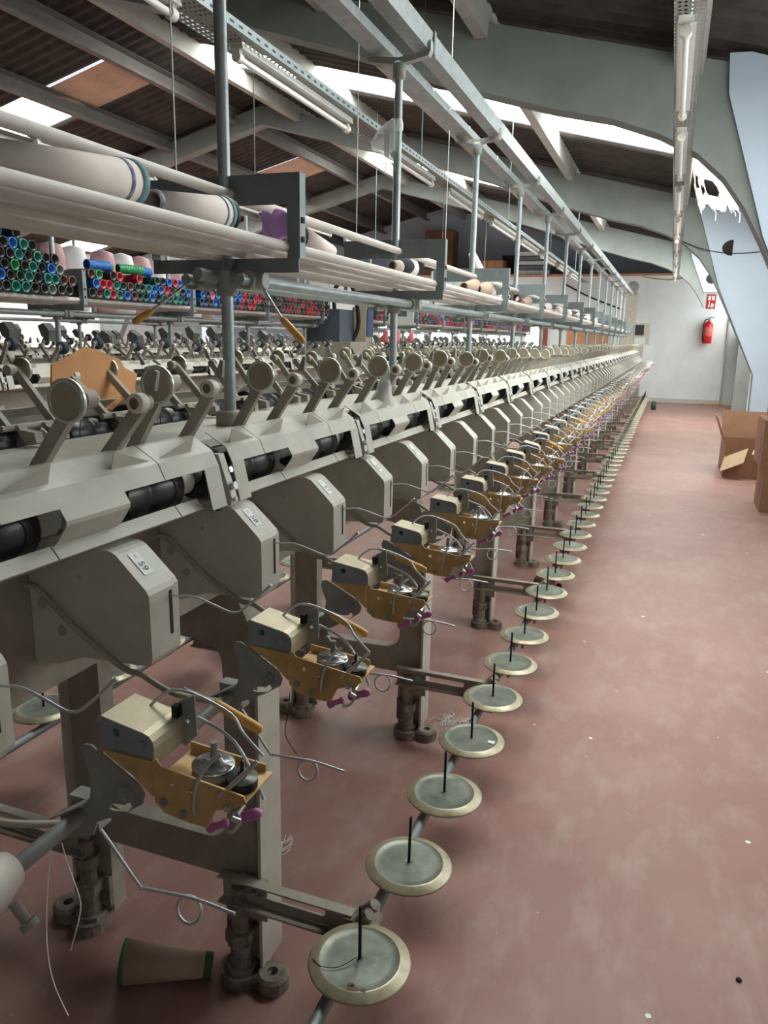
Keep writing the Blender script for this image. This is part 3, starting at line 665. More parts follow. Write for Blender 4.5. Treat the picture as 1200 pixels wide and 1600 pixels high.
# ------------------------------------------------------------------ creel discs
KO = (-.4335, 1.096, -1.165)
def creel_parts():
    x, y, z = -.4335, 1.096, -1.1246
    face = MB().lathe((x, y, z), (0, 0, 1), [(0, -.002), (.004, 0.0), (.012, 0), (.058, -.0015), (.071, -.001), (.075, .0008)], 36)
    rim = MB().lathe((x, y, z), (0, 0, 1), [(.075, .0008), (.079, .0005), (.083, -.003), (.094, -.006), (.0962, -.0085), (.095, -.011), (.08, -.0095), (.01, -.007)], 36)
    spin = MB().cyl((x, y, z - .002), (x, y, z + .112), .0036, .0032, n=8)
    cl = MB().cyl((x, y, z - .007), (x, y, z - .03), .012, n=10).box(PIPE[0] - .004, x + .004, y - .012, y + .012, z - .045, z - .022).cyl((PIPE[0], y - .016, PIPE[1]), (PIPE[0], y + .016, PIPE[1]), .0175, n=12)
    kn = MB().cyl((x - .005, y + .0, z - .045), (x - .005, y + .0, z - .062), .005, n=8).cyl((x - .012, y + .012, z - .034), (x - .012, y + .022, z - .034), .006, n=8)
    return [('disc_face', face, DISCG, None), ('disc_rim', rim, DISCR, 'disc_face'), ('spindle', spin, BLACKM, None), ('disc_clamp', cl, DUSTY, None), ('clamp_knob', kn, DUSTY, 'disc_clamp')]
kp = creel_parts(); KG = 'creel discs along the aisle'
creel = build('creel_disc', KO, kp, 'creel disc with worn brassy rim and a thread across it, black spindle', 'creel disc', KG)
for k in [-1] + list(range(1, 58)):
    if k < 26:
        o = dup(creel, dy=SP * k, label='%s creel disc past the %s slotted floor bracket' % (('first', 'second', 'third', 'fourth')[(k - 1) % 4], ('nearest', 'second', 'third', 'fourth')[(k - 1) // 4]) if 0 < k < 17 else 'grey green creel disc with black upright spindle', group=KG)
        o.rotation_euler = (random.uniform(-.015, .015), random.uniform(-.015, .015), random.uniform(0, 6))
        o.rotation_euler[2] = 0
creel_far = build('creel_disc', KO, kp, 'small far creel disc with black spindle', 'creel disc', KG, True); creel_far.location.y += SP * 26
for k in range(27, 58): dup(creel_far, dy=SP * (k - 26))
cb = dup(creel, label='creel disc on the far side of the near machine', group='creel discs on the far side'); cb.rotation_euler = (0, 0, PI); cb.location = (-1.70, 1.63, KO[2] + H)
for k in range(1, 8): dup(cb, dy=SP * k)
# bits on the first discs
put('yarn_thread', MB().tube(smooth_path([(-.4335, 1.090, -1.115), (-.46, 1.06, -1.1215), (-.49, 1.05, -1.122), (-.515, 1.065, -1.128)], 5), .0008, 5), INK, (-.46, 1.06, -1.122), 'dark loose thread lying on the nearest creel disc', 'thread')
for i, (sx, sy, sr) in enumerate(((-.418, 1.028, .010), (-.400, 1.031, .006), (-.425, 1.035, .007))):
    put('rust_spot', MB().prism([(sx + sr * math.cos(a) * random.uniform(.7, 1.1), sy + sr * .7 * math.sin(a) * random.uniform(.7, 1.1)) for a in [2 * PI * k / 9 for k in range(9)]], -1.1246, -1.1234, axis='Z'), mat('rust_brown', (116, 100, 82), .9, 0, .1), (sx, sy, -1.1246), 'brown flaked stain on the rim of the nearest creel disc', 'stain', 'rim stains')
pb = MB().box(-.385, -.365, 1.94, 1.955, -1.1245, -1.1238)
put('paper_scrap', pb, PAPER, (-.375, 1.947, -1.124), 'tiny white paper scrap lying on a creel disc', 'scrap')

# ------------------------------------------------------------------ overhead rack on posts
def rack(xm, posts, y0, y1, label, front_only=False, dz=0):
    O = (xm, posts[0], -.21); dx = xm - XM
    R = empty('overhead_rack', O, label, 'rack')
    TUB = [(-.82, .190), (-.874, .184), (-.928, .178), (-.983, .172), (-1.04, .178), (-1.1, .184), (-1.155, .190)]
    for i, (x, z) in enumerate(TUB): part('shelf_tube', MB().cyl((x + dx, y0, z), (x + dx, y1, z), .0115, n=12), CREAM, R, O)
    part('back_tube', MB().cyl((-.955 + dx, y0, .302), (-.955 + dx, y1, .302), .0115, n=12), CREAM, R, O)
    for x in (-.903, -1.041): part('carrier_tube', MB().cyl((x + dx, (posts[1] if dx == 0 else y0) - .06, .118), (x + dx, y1, .118), .0125, n=12), GALV, R, O)
    first = None
    for py in posts:
        if first is None:
            y = py
            post = MB().cyl((xm, y, -.212), (xm, y, .905), .0143, n=16); boss = MB().lathe((xm, y, -.212), (0, 0, 1), [(.034, 0), (.034, .03), (.028, .034), (.0143, .036)], 16)
            brk = MB().box(-1.17 + dx, -.787 + dx, y - .0016, y + .0016, .278, .342).box(-1.17 + dx, -.787 + dx, y + .0016, y + .022, .339, .342)
            brk.box(-.787 + dx, -.784 + dx, y - .0016, y + .026, .165, .342).box(-1.17 + dx, -.787 + dx, y - .0016, y + .0016, .135, .166).box(-.815 + dx, -.787 + dx, y - .0016, y + .0016, .166, .278)
            brk.box(-1.173 + dx, -1.17 + dx, y - .0016, y + .026, .165, .342).prism([(-.99 + dx, .135), (-.955 + dx, .135), (-.94 + dx, .165), (-1.005 + dx, .165)], y - .014, y + .012)
            pins = [MB().box(-.7845 + dx, -.7805 + dx, y + .006, y + .016, z - .006, z + .006) for z in (.205, .245)]
            tee = MB().cyl((xm, y, .085), (xm, y, .14), .023, n=14).cyl((-1.075 + dx, y, .118), (-.87 + dx, y, .118), .018, n=14)
            for x in (-.903, -1.041): tee.cyl((x + dx, y - .03, .118), (x + dx, y + .03, .118), .0205, n=14)
            stub = MB().cyl((-1.0 + dx, y - .075, .128), (-.99 + dx, y - .02, .124), .0145, n=12)
            clip = MB().box(-.962 + dx, -.948 + dx, y - .01, y + .01, .25, .30).cyl((-.955 + dx, y - .009, .302), (-.955 + dx, y + .009, .302), .0145, n=12)
            yoke = MB().lathe((xm, y, .865), (0, 0, 1), [(.0143, 0), (.022, .003), (.024, .045), (.02, .055), (0, .056)], 14)
            yoke.prism([(xm - .012, .912), (xm + .012, .912), (xm + .108, .928), (xm + .116, .945), (xm + .116, .975), (xm + .108, .975), (xm + .104, .946), (xm, .932), (xm - .104, .946), (xm - .108, .975), (xm - .116, .975), (xm - .116, .945), (xm - .108, .928)], y - .014, y + .014)
            ms = [('post', post, GALV), ('post_boss', boss, BEIGE2), ('shelf_bracket', brk, GALVD), ('bracket_pin', pins[0], DARK), ('bracket_pin', pins[1], DARK), ('tee_fitting', tee, GREYP), ('tube_stub', stub, GREYP), ('tube_clip', clip, GREYP), ('rail_yoke', yoke, GREYP)]
            if front_only: ms = ms[:-1]
            first = part(*ms[0], R, O); R.location.z += dz; kids = [part(n, b, m, first, O) for n, b, m in ms[1:]]
        else:
            c = first.copy(); COL.objects.link(c); c.location = (0, py - posts[0], 0)
            for k in kids: q = k.copy(); COL.objects.link(q); q.parent = c
    return R
POSTS = [1.566 + 1.14 * k for k in range(-1, 14)]
rack(XM, POSTS, .1, 17.3, 'galvanised post rack with cream shelf tubes above the near machine')
# twin channel rail carried on the posts
RO = (XM, 9, .95); rail = empty('overhead_rail', RO, 'pair of galvanised channels on post tops running down the hall', 'rail')
part('channel', MB().sheet([(-.935, 1.0), (-.930, .957), (-.868, .950), (-.864, 1.012), (-.872, 1.014)], .1, 17.4, .002), GALV, rail, RO)
part('channel', MB().sheet([(-1.08, 1.0), (-1.075, .950), (-1.010, .957), (-1.005, .985)], .1, 17.4, .002), GALV, rail, RO)
part('joint_sleeve', MB().box(-.8635, -.858, 2.74, 2.76, .945, 1.018), GALVD, rail, RO)
lint = MB()
for i in range(150):
    y = .3 + 10 * (i / 150) ** 1.3; x = random.choice((-.935, -1.005, -.866)); z = {-.935: 1.0, -1.005: .985, -.866: 1.014}[x]
    L_ = random.uniform(.004, .02) if x != -.866 else .004
    lint.tube([(x, y, z + .002), (x + random.uniform(-.004, .004), y + random.uniform(-.004, .004), z - L_ * .3), (x + random.uniform(-.004, .004), y + random.uniform(-.006, .006), z - L_)], random.uniform(.001, .0025), 4)
put('lint_fluff', lint, LINT, (XM, 3, .98), 'white lint clinging along the edges of the overhead channels', 'lint', kind='stuff')
# end cabinet of the near machine
eO = (-.9, 17.62, -H); e = empty('end_cabinet', eO, 'beige drive cabinet closing the far end of the near machine', 'cabinet')
part('body', MB().box(-1.35, -.60, 17.62, 18.3, -H, -.05), BEIGE2, e, eO); part('column', MB().box(-1.10, -.80, 17.7, 18.0, -.05, 1.05), BEIGE2, e, eO)
part('hood', MB().box(-.80, -.48, 17.66, 17.95, .10, .40).box(-.56, -.48, 17.66, 17.95, -.05, .10), BEIGE2, e, eO); part('gauge', MB().box(-.78, -.60, 17.645, 17.66, .15, .36), DARK, e, eO)
part('pulley', MB().cyl((-.90, 17.6, 1.15), (-.90, 17.66, 1.15), .12, n=16), GREYP, e, eO)

# levers with yellow wooden handles at the first post
def lever(a, b, c, label):
    a, b, c = Vector(a), Vector(b), Vector(c); r = empty('hook_lever', a, label, 'lever')
    part('rod', MB().cyl(a, b, .0035, n=8), STEEL, r, a); d = c - b; L_ = d.length
    part('handle', MB().lathe(b, d, [(0, 0), (.006, .001), (.0085, .01), (.0085, L_ * .8), (.007, L_ - .003), (0, L_)], 12), WOODY, r, a)
lever((-1.070, 1.566, .118), (-1.181, 1.566, .052), (-1.239, 1.566, .022), 'steel rod lever with yellow wooden handle hanging down from the post towards the far machines')
lever((-.889, 1.566, .118), (-.832, 1.566, .037), (-.774, 1.566, -.017), 'steel rod lever with yellow wooden handle hanging down on the aisle side of the post')

# ------------------------------------------------------------------ cable trays with fluorescent battens
def tray(xc, z, y0, y1, w, lamps, lx, label, lg, side=-1):
    O = (xc, y0, z); t = empty('cable_tray', O, label, 'cable tray')
    part('tray_sheet', MB().box(xc - w / 2, xc + w / 2, y0, y1, z, z + .0015), PERF, t, O)
    part('tray_lip', MB().box(xc - w / 2 - .002, xc - w / 2, y0, y1, z, z + .04), GALVD, t, O); part('tray_lip', MB().box(xc + w / 2, xc + w / 2 + .002, y0, y1, z, z + .04), GALVD, t, O)
    ho = MB(); y = y0
    while y < min(y1, y0 + 9): ho.box(xc - w / 2 - .0028, xc - w / 2 - .002, y, y + .03, z + .015, z + .024); ho.box(xc + w / 2 + .002, xc + w / 2 + .0028, y, y + .03, z + .015, z + .024); y += .07
    part('lip_slots', ho, DARK, t, O, kind='stuff')
    y = y0 + 1.6; n = 0
    while y < y1 - .1:
        part('hanger', MB().tube([(xc, y, z + .002), (xc, y, zr(xc) - .05)], .005, 6), GALVD, t, O); y += 3.2
    first = None
    for a in lamps:
        if first is None:
            q = z - .045; lo = (lx, a, q)
            ps = [('batten', MB().sheet([(lx + .028, z - .001), (lx + .034, z - .028), (lx - .034, z - .028), (lx - .028, z - .001)], a, a + 1.2, .002).box(lx - .027, lx + .027, a, a + .004, z - .027, z - .002), LAMPB, None),
                  ('tube_lamp', MB().cyl((lx, a + .03, q - .012), (lx, a + 1.17, q - .012), .013, n=12), LAMPW, None),
                  ('lamp_holder', MB().cyl((lx, a + .0, q - .012), (lx, a + .035, q - .012), .022, n=14).box(lx - .014, lx + .014, a + .005, a + .03, q - .01, q + .015), WHITEP, 'batten'),
                  ('lamp_holder', MB().cyl((lx, a + 1.165, q - .012), (lx, a + 1.2, q - .012), .022, n=14).box(lx - .014, lx + .014, a + 1.17, a + 1.195, q - .01, q + .015), WHITEP, 'batten')]
            first = build('fluorescent_lamp', lo, ps, lg[0], 'lamp', lg[1])
        else: dup(first, dy=a - lamps[0])
    return t
tray(-.058, 1.215, 2.2, 16.3, .11, [3.40 + 1.63 * k for k in range(8)], -.066, 'perforated cable tray hanging above the aisle with battens under it', ('unlit fluorescent tube batten under the aisle cable tray', 'aisle lamps'))
tray(-1.86, 1.20, .9, 17.0, .17, [1.46 + 1.63 * k for k in range(9)], -1.845, 'perforated cable tray hanging behind the overhead rail', ('unlit fluorescent tube batten under the tray behind the overhead rail', 'machine lamps'))
tray(-3.88, 1.20, 2.0, 17.0, .17, [2.4 + 1.63 * k for k in range(8)], -3.86, 'perforated cable tray hanging over the second machine gangway', ('unlit fluorescent tube batten over the second gangway', 'far lamps'))
for i, (x, y) in enumerate(((-1.105, 1.577), (-1.13, 2.717), (-1.12, 3.857))):
    put('pull_cord', MB().tube([(x, y, .343), (x + .002, y, 1.2), (x, y, zr(x) - .03)], .0018, 5), LINT, (x, y, .343), 'thin pale cord hanging down from the roof', 'cord', 'hanging cords')

# ------------------------------------------------------------------ cones and cloth on the near rack
def cone(name, p, q, r1, r2, label, bands=True, paper=CONEP, cat='cone', ends=True):
    p = Vector(p); q = Vector(q); L_ = (q - p).length; d = q - p; O = p
    r = empty(name, O, label, cat); t = .0025
    def R_(s): return r1 + (r2 - r1) * s
    b = MB().lathe(p, d, [(r1 - t, 0), (r1, 0), (R_(1), L_), (R_(1) - t, L_), (r1 - t, 0)], 32); part('paper_shell', b, paper, r, O)
    if bands:
        part('blue_band', MB().lathe(p, d, [(R_(.86) + .0003, L_ * .86), (R_(.86) + .0012, L_ * .865), (R_(.885) + .0012, L_ * .885), (R_(.89), L_ * .89)], 32), CONEBAND2, r, O)
        part('teal_band', MB().lathe(p, d, [(R_(.945), L_ * .945), (R_(.95) + .0015, L_ * .95), (R_(1) + .0015, L_ * .995), (R_(1) - .0005, L_ * 1.001)], 32), CONEBAND, r, O)
        part('nose_band', MB().lathe(p, d, [(R_(0) + .0002, L_ * .0), (R_(0) + .001, .001), (R_(.04) + .001, L_ * .04), (R_(.045), L_ * .045)], 32), CONEBAND2, r, O)
    return r
cone('paper_cone', (-.862, .80, .222), (-.872, 1.118, .2425), .021, .036, 'large pale paper cone with teal and blue bands lying on the shelf tubes')
cone('paper_cone', (-.868, 1.165, .2215), (-.878, 1.405, .2365), .019, .0335, 'pale paper cone lying behind the larger cone, dark ring at its wide end')
put('dark_cone_ring', MB().lathe((-.8785, 1.408, .2365), (-.04, 1, .06), [(.02, .03), (.03, .0), (.0335, .002), (.0335, .014), (.028, .02), (.02, .03)], 24), BLACKM, (-.8785, 1.41, .2365), 'dark plastic ring behind the second paper cone', 'ring')
cone('paper_cone', (-.90, 1.98, .224), (-.885, 1.75, .234), .019, .033, 'pale paper cone end showing just behind the first shelf bracket', False)
bc = cone('paper_cone', (-.865, 2.38, .2235), (-.875, 2.60, .2335), .016, .030, 'paper cone wound with dark blue yarn behind the second bracket', False)
part('yarn_winding', MB().lathe((-.868, 2.45, .2285), (-.01, .22, .0115), [(.019, 0), (.026, .01), (.0275, .06), (.0272, .10), (.0262, .105)], 28), mat('dark_navy_yarn', (38, 42, 56), .9, 0, .2, 80), bc, (-.865, 2.38, .2235), 'dark navy yarn winding')
for i, (y, x, pp) in enumerate(((3.35, -.88, CONEB), (3.52, -.86, CONEB), (4.62, -.94, CONEP), (4.40, -.95, CONEP), (4.8, -.89, CONEB), (5.6, -.88, CONEP), (6.2, -.88, CONEP), (6.8, -.88, CONEP), (7.6, -.88, CONEP), (8.4, -.88, CONEP), (9.3, -.88, CONEP))):
    cone('paper_cone', (x, y, .222), (x - .004, y + .2, .2355), .018, .034, ['tan paper cone lying on the shelf beyond the second bracket', 'tan paper cone touching the one beyond the second bracket'][i] if i < 2 else 'small paper cone lying on the far shelf tubes', False, pp)['group'] = 'cones on the near shelf'
# paper tube standing tilted past the third bracket
cone('paper_cone', (-.93, 4.02, .22), (-.99, 3.9, .42), .05, .018, 'pale cone leaning upright on the shelf past the third bracket', False)
for yy, xx in ((4.30, -.83), (4.12, -.845)): put('brown_tube', MB().lathe((xx, yy, .224), (-.1, 1, 0), [(.018, 0), (.022, 0), (.022, .16), (.018, .16), (.018, 0)], 20), mat('dark_brown_tube', (84, 52, 40), .7, 0, .1), (xx, yy, .224), 'dark brown open tube end on the shelf past the third bracket', 'tube', 'dark brown tubes')
# lilac cloth over the back tube
cl = MB(); n, m_ = 14, 8; vs = []
for i in range(n + 1):
    for j in range(m_ + 1):
        s = i / n; t = j / m_
        x = -.868 + (s - .5) * .075 + .006 * math.sin(7 * t + 3 * s); y = 1.60 + .012 * math.sin(9 * s + 2 * t) + .02 * t; z = .268 - .062 * t * (1.1 - .35 * s) + .004 * math.sin(12 * s)
        vs.append((x, y, z))
cl.add(vs, [(i * (m_ + 1) + j, i * (m_ + 1) + j + 1, (i + 1) * (m_ + 1) + j + 1, (i + 1) * (m_ + 1) + j) for i in range(n) for j in range(m_)], True)
o = put('lilac_cloth', cl, LILAC, (-.868, 1.6, .205), 'crumpled lilac cloth hanging at the first shelf bracket', 'cloth'); md = o.modifiers.new('thick', 'SOLIDIFY'); md.thickness = .006

# ------------------------------------------------------------------ second and third machines
def far_machine(dx, ya, yb, posts, name, packages=True, rackit=True):
    O = (XM + dx, (ya + yb) / 2, -H); x = XM + dx
    r = empty('machine_frame', O, 'beige winding machine frame of the %s' % name, 'machine')
    part('bed_beam', MB().box(x - .19, x + .19, ya, yb, -.50, -.262), BEIGE2, r, O); part('top_tray', MB().box(x - .21, x + .21, ya, yb, -.262, -.256), BEIGE, r, O)
    k = 0; y = ya + .6
    lg = MB().box(x - .25, x + .25, y - .02, y + .02, -H, -.5); first = part('leg', lg, BEIGE2, r, O)
    while y + 1.14 < yb: y += 1.14; k += 1; c = first.copy(); COL.objects.link(c); c.location = (0, 1.14 * k, 0)
    y = ya
    while y + .57 <= yb:
        o = dup(guard_far, label='beige guard panel with black drum windows on the %s' % name, group='guards of the %s' % name); o.location = (GO[0] + dx, y, GO[2] + H)
        o = dup(guard_far, label='beige guard panel with black drum windows on the %s' % name, group='guards of the %s' % name); o.rotation_euler = (0, 0, PI); o.location = (2 * (XM + dx) - GO[0] - dx, y + .5, GO[2] + H); y += .57
    y = ya + .05
    while y + .25 < yb:
        o = dup(pack_far, label='cone cradle holding a dark yarn package on the %s' % name, group='packages of the %s' % name); o.location = (CO[0] + dx, y, CO[2] + H); o.rotation_euler = (0, random.uniform(-.2, .3), 0)
        d2 = dup(drum_far, label='black winding drum of the %s' % name, group='drums of the %s' % name); d2.location = (DO[0] + dx, y + .1, DO[2] + H)
        if random.random() < .9:
            o = dup(hood_far, label='grey cradle with hood plate on the back of the %s' % name, group='back cradles of the %s' % name); o.location = (2 * (XM + dx) - CO[0] - dx, y + .12, CO[2] + H); o.rotation_euler = (0, random.uniform(-.1, .35), PI)
        y += SP
    if rackit: rack(x, posts, ya, yb, 'cream tube shelf rack on posts above the %s' % name, True, -.03)
# cradle with a dark package, and cradle with hood plate, as single meshes
pk = cradle_parts()
pk = [p for p in pk if p[0] not in ('disc', 'disc_face', 'disc_rim')] + [('package', MB().lathe((-.66, .905, -.07), (0, 1, 0), [(.014, -.004), (.028, 0), (.031, .004), (.031, .026), (.026, .032), (.012, .034)], 18), mat('dark_package', (40, 52, 62), .7, 0, .15, 40), None),
      ('core', MB().lathe((-.66, .898, -.07), (0, 1, 0), [(0, .002), (.013, .002), (.016, 0), (.016, .01)], 14), mat('pale_core', (178, 186, 190), .5, 0, 0), None)]
pack_far = build('cone_cradle', CO, pk, 'cone cradle holding a dark yarn package', 'cradle', 'x', True); pack_far.location = (CO[0] - 2.15, 1.75, CO[2] + H)
hk = cradle_parts() + [('hood', MB().prism([(-.69, -.06), (-.64, -.03), (-.62, .03), (-.66, .045), (-.70, .0)], .92, .985), mat('grey_hood', (116, 120, 116), .5, .2, .1), None)]
hood_far = build('cone_cradle', CO, hk, 'grey cradle with hood plate', 'cradle', 'x', True); hood_far.location = (2 * (XM - 2.15) - CO[0] + 2.15, 1.9, CO[2] + H); hood_far.rotation_euler = (0, 0, PI)
for o, l, g_ in ((pack_far, 'cone cradle holding a dark yarn package on the second machine', 'packages of the second machine'), (hood_far, 'grey cradle with hood plate on the back of the second machine', 'back cradles of the second machine')): o['label'] = l; o['group'] = g_
M2X = -2.15
P2 = [2.32 + 1.0 * k for k in range(5)]
far_machine(M2X, 2.05, 6.45, P2, 'second machine')
P3 = [7.9 + 1.14 * k for k in range(9)]
far_machine(M2X, 7.5, 17.2, P3, 'second machine beyond the control box')
P4 = [3.6 + 1.14 * k for k in range(12)]
far_machine(-4.3, 3.3, 17.2, P4, 'third machine')

# control box and end column between the two halves of the second machine
O = (-3.0, 6.6, -H); c = empty('control_box', O, 'dark control box on the beige end column of the second machine', 'control box')
part('pedestal', MB().box(-3.3, -2.75, 6.5, 7.0, -H, -.05), BEIGE2, c, O); part('column', MB().box(-2.90, -2.78, 6.95, 7.1, -.05, .62), mat('tan_column', (202, 186, 160), .6, 0, .06), c, O)
part('cabinet', MB().box(-3.2, -2.86, 6.5, 6.85, -.05, .24), CABIN, c, O); part('side_panel', MB().box(-2.79, -2.77, 6.96, 7.12, 0.0, .26), NAVY, c, O)
part('cable_loop', MB().tube(smooth_path([(-3.0, 6.7, .24), (-3.0, 6.7, .42), (-2.92, 6.75, .5), (-2.84, 6.8, .4), (-2.82, 6.85, .1), (-2.9, 6.8, -.1)], 6), .02, 8), BLACKM, c, O)
O = (-2.6, 7.25, .2); s = empty('hanging_sign', O, 'small white sign with a grey green name strip above the second gangway', 'sign')
part('sign_plate', MB().prism(rounded(-2.66, -2.40, .12, .30, .03), 7.25, 7.262), PAPER, s, O); part('name_strip', MB().box(-2.645, -2.47, 7.2485, 7.2498, .20, .265), mat('grey_green_strip', (110, 134, 130), .6, 0, .3, 60), s, O)
part('sign_arm', MB().box(-2.779, -2.665, 7.05, 7.06, .26, .28).box(-2.675, -2.665, 7.06, 7.25, .26, .28).box(-2.665, -2.64, 7.24, 7.2495, .272, .28), GALVD, s, O)
for i, (x, y) in enumerate(((-2.82, 7.55), (-2.83, 7.95), (-2.82, 8.4))):
    put('red_bag', MB().lathe((x, y, -.05), (.15, .3, 1), [(0, 0), (.045, 0), (.048, .01), (.02, .11), (.012, .13), (0, .132)], 14), REDBAG, (x, y, -.02), 'red cone package on the second machine beside the white sign', 'package', 'red packages')

# dye tubes stacked on the second rack
cols = [(34, 120, 108), (36, 102, 176), (22, 64, 52), (38, 40, 42), (176, 44, 60), (96, 62, 58), (110, 120, 116), (44, 138, 84), (30, 58, 98), (214, 120, 132)]
tubes = []
for i, c in enumerate(cols):
    pr = [(.021, 0), (.027, 0)]
    for k in range(9): pr += [(.027, .004 + k * .016), (.0248, .008 + k * .016), (.0248, .012 + k * .016), (.027, .016 + k * .016)]
    pr += [(.027, .152), (.021, .152), (.021, 0)]
    b = MB().lathe((0, 0, 0), (1, 0, 0), pr, 14); tubes.append(b.mesh('dye_tube', (0, 0, 0), [mat('dye_tube_%d' % i, c, .35, 0, .12, 30)]))
cn = ['teal', 'bright blue', 'dark green', 'blackish', 'red', 'brown', 'grey', 'bright green', 'navy', 'pink']
XF = -.772 + M2X
def pick(y):
    if y < 3.0: return random.choice([0, 0, 7, 1, 3, 2, 3])
    if y < 3.35: return random.choice([3, 6, 1, 5, 3, 0])
    if y < 4.2: return random.choice([0, 7, 1, 5, 2, 4, 0, 3])
    if y < 4.9: return random.choice([8, 8, 1, 4, 3, 8, 9])
    return random.choice([5, 4, 3, 5, 3, 4, 2])
cnt = 0
for y_i in range(74):
    y = 2.36 + y_i * .0565
    if any(abs(y - p) < .033 or abs(y + .028 - p) < .033 for p in P2): continue
    if y > 6.38: break
    rows = 6 if y < 2.88 else (5 if y < 3.02 else (4 if y < 3.1 else 3))
    if y > 4.3: rows = 4
    for r_ in range(rows):
        if r_ == rows - 1 and random.random() < .25: continue
        if cnt >= 300: break
        o = bpy.data.objects.new('dye_tube', tubes[pick(y)]); COL.objects.link(o); i = int(o.data.materials[0].name.split('_')[-1])
        o.location = (XF - .152 + random.uniform(-.004, .004), y + (.028 if r_ % 2 else 0), .172 + .028 + r_ * .0485 + H); o.rotation_euler = (0, 0, random.uniform(-.02, .02))
        tag(o, '%s ribbed dye tube in the stack on the second machine shelf' % cn[i], 'tube', 'dye tubes on the second rack'); cnt += 1
for x, y, c, yaw in ((XF - .02, 3.40, 1, 1.45), (XF - .02, 3.42, 6, 1.5), (XF - .03, 3.66, 7, 1.2), (XF - .02, 3.78, 1, 1.6), (XF - .02, 4.36, 1, 1.4)):
    o = bpy.data.objects.new('dye_tube', tubes[c]); COL.objects.link(o); o.location = (x - .03, y, .348 + H); o.rotation_euler = (0, 0, yaw)
    tag(o, '%s dye tube lying lengthwise on top of the stack' % cn[c], 'tube', 'dye tubes lying lengthwise')
far_t = {}
for y_i in range(167):
    y = 7.6 + y_i * .0565
    if any(abs(y - p) < .033 or abs(y + .028 - p) < .033 for p in P3): continue
    for r_ in range(4):
        i = pick(random.uniform(3.4, 6)); b = far_t.setdefault(i, MB()); yy = y + (.028 if r_ % 2 else 0); z = .20 + r_ * .0485; x = XF - random.uniform(0, .02)
        b.lathe((x - .14, yy, z), (1, 0, 0), [(.027, 0), (.027, .14), (.021, .14), (.021, .06)], 8)
for i, b in far_t.items(): put('dye_tube_stack', b, MATS['dye_tube_%d' % i], (XF, 8, .2), 'far stack of %s dye tubes on the second rack' % cn[i], 'tubes', 'far dye tubes', 'stuff')
# wrapped bales on the third rack
for i in range(9):
    y = (5.42, 5.69, 6.07, 6.34, 6.61, 6.87, 7.2, 7.48, 7.75)[i]; c = (PINK, WBAG)[i % 2]; x = -5.12; b = MB()
    pr = [(0, .173), (.11, .175), (.122, .22), (.122, .62), (.10, .72), (0, .75)]
    b.lathe((x, y, 0), (0, 0, 1), [(max(r, .001), z) for r, z in pr], 12)
    put('yarn_bale', b, c, (x, y, .2), '%s wrapped yarn bale on the third machine rack' % ('pink', 'white')[i % 2], 'bale', '%s bales' % ('pink', 'white')[i % 2])

# ------------------------------------------------------------------ orange cardboard standing on the near machine
cb_ = MB().prism([(1.34, -.215), (1.355, -.075), (1.40, -.060), (1.468, -.036), (1.53, -.052), (1.585, -.068), (1.60, -.09), (1.648, -.106), (1.635, -.14), (1.645, -.17), (1.60, -.215)], -1.304, -1.299, axis='X')
put('cardboard_sheet', cb_, CARDO, (-1.3, 1.48, -.215), 'torn orange brown cardboard sheet propped on the far side of the machine', 'cardboard')

# ------------------------------------------------------------------ floor things
cone('fallen_cone', (-.828, 1.20, -H + .026), (-1.005, 1.115, -H + .047), .025, .046, 'brown paper cone with green printed ends lying on the red floor', False, CONEB)
fc = [o for o in COL.objects if o.name == 'fallen_cone'][0]
p = Vector((-.828, 1.20, -H + .026)); q = Vector((-1.005, 1.115, -H + .047)); d = q - p; L_ = d.length
part('green_band', MB().lathe(p, d, [(.0445, L_ * .94), (.0465, L_ * .945), (.0468, L_ * .985), (.046, L_)], 28), GREENB, fc, p); part('green_band', MB().lathe(p, d, [(.0252, 0), (.0262, .001), (.0275, L_ * .08), (.0265, L_ * .085)], 28), GREENB, fc, p)
for pts, l in (([(-.528, .5, -.495), (-.542, .5, -.575), (-.546, .5, -.63), (-.541, .5, -.668), (-.526, .5, -.701)], 'long white thread dangling below the nearest tension unit'), ([(-.514, .5, -.490), (-.509, .5, -.513), (-.498, .5, -.546), (-.499, .5, -.568), (-.515, .5, -.616)], 'short white thread dangling beside the longer one')):
    put('hanging_thread', MB().tube(smooth_path(pts, 5), .0007, 5), LINT, pts[0], l, 'thread')
put('hanging_thread', MB().tube(smooth_path([(-.437, .835, -.468), (-.44, .835, -.50), (-.442, .83, -.53), (-.425, .83, -.555)], 5), .0006, 5), INK, (-.437, .835, -.468), 'dark thread dangling from the second tension unit', 'thread')
lb = MB()
for i in range(60):
    x = -.93 + random.uniform(-.05, .05); y = 1.62 + random.uniform(-.03, .03); a = random.uniform(0, PI)
    lb.tube([(x, y, -H + .003), (x + .03 * math.cos(a), y + .03 * math.sin(a), -H + random.uniform(.005, .012)), (x + .05 * math.cos(a + .6), y + .05 * math.sin(a + .6), -H + .003)], .0012, 4)
put('lint_ball', lb, LINT, (-.93, 1.62, -H), 'ball of pale lint on the floor between the legs', 'lint', kind='stuff')
lb = MB()
for i in range(40):
    x = -.62 + random.uniform(-.06, .06); y = 2.5 + random.uniform(-.04, .04); a = random.uniform(0, PI)
    lb.tube([(x, y, -H + .003), (x + .03 * math.cos(a), y + .03 * math.sin(a), -H + .008), (x + .05 * math.cos(a + .6), y + .05 * math.sin(a + .6), -H + .003)], .001, 4)
put('lint_wisp', lb, LINT, (-.62, 2.5, -H), 'wisp of lint on the floor by the second leg', 'lint', kind='stuff')
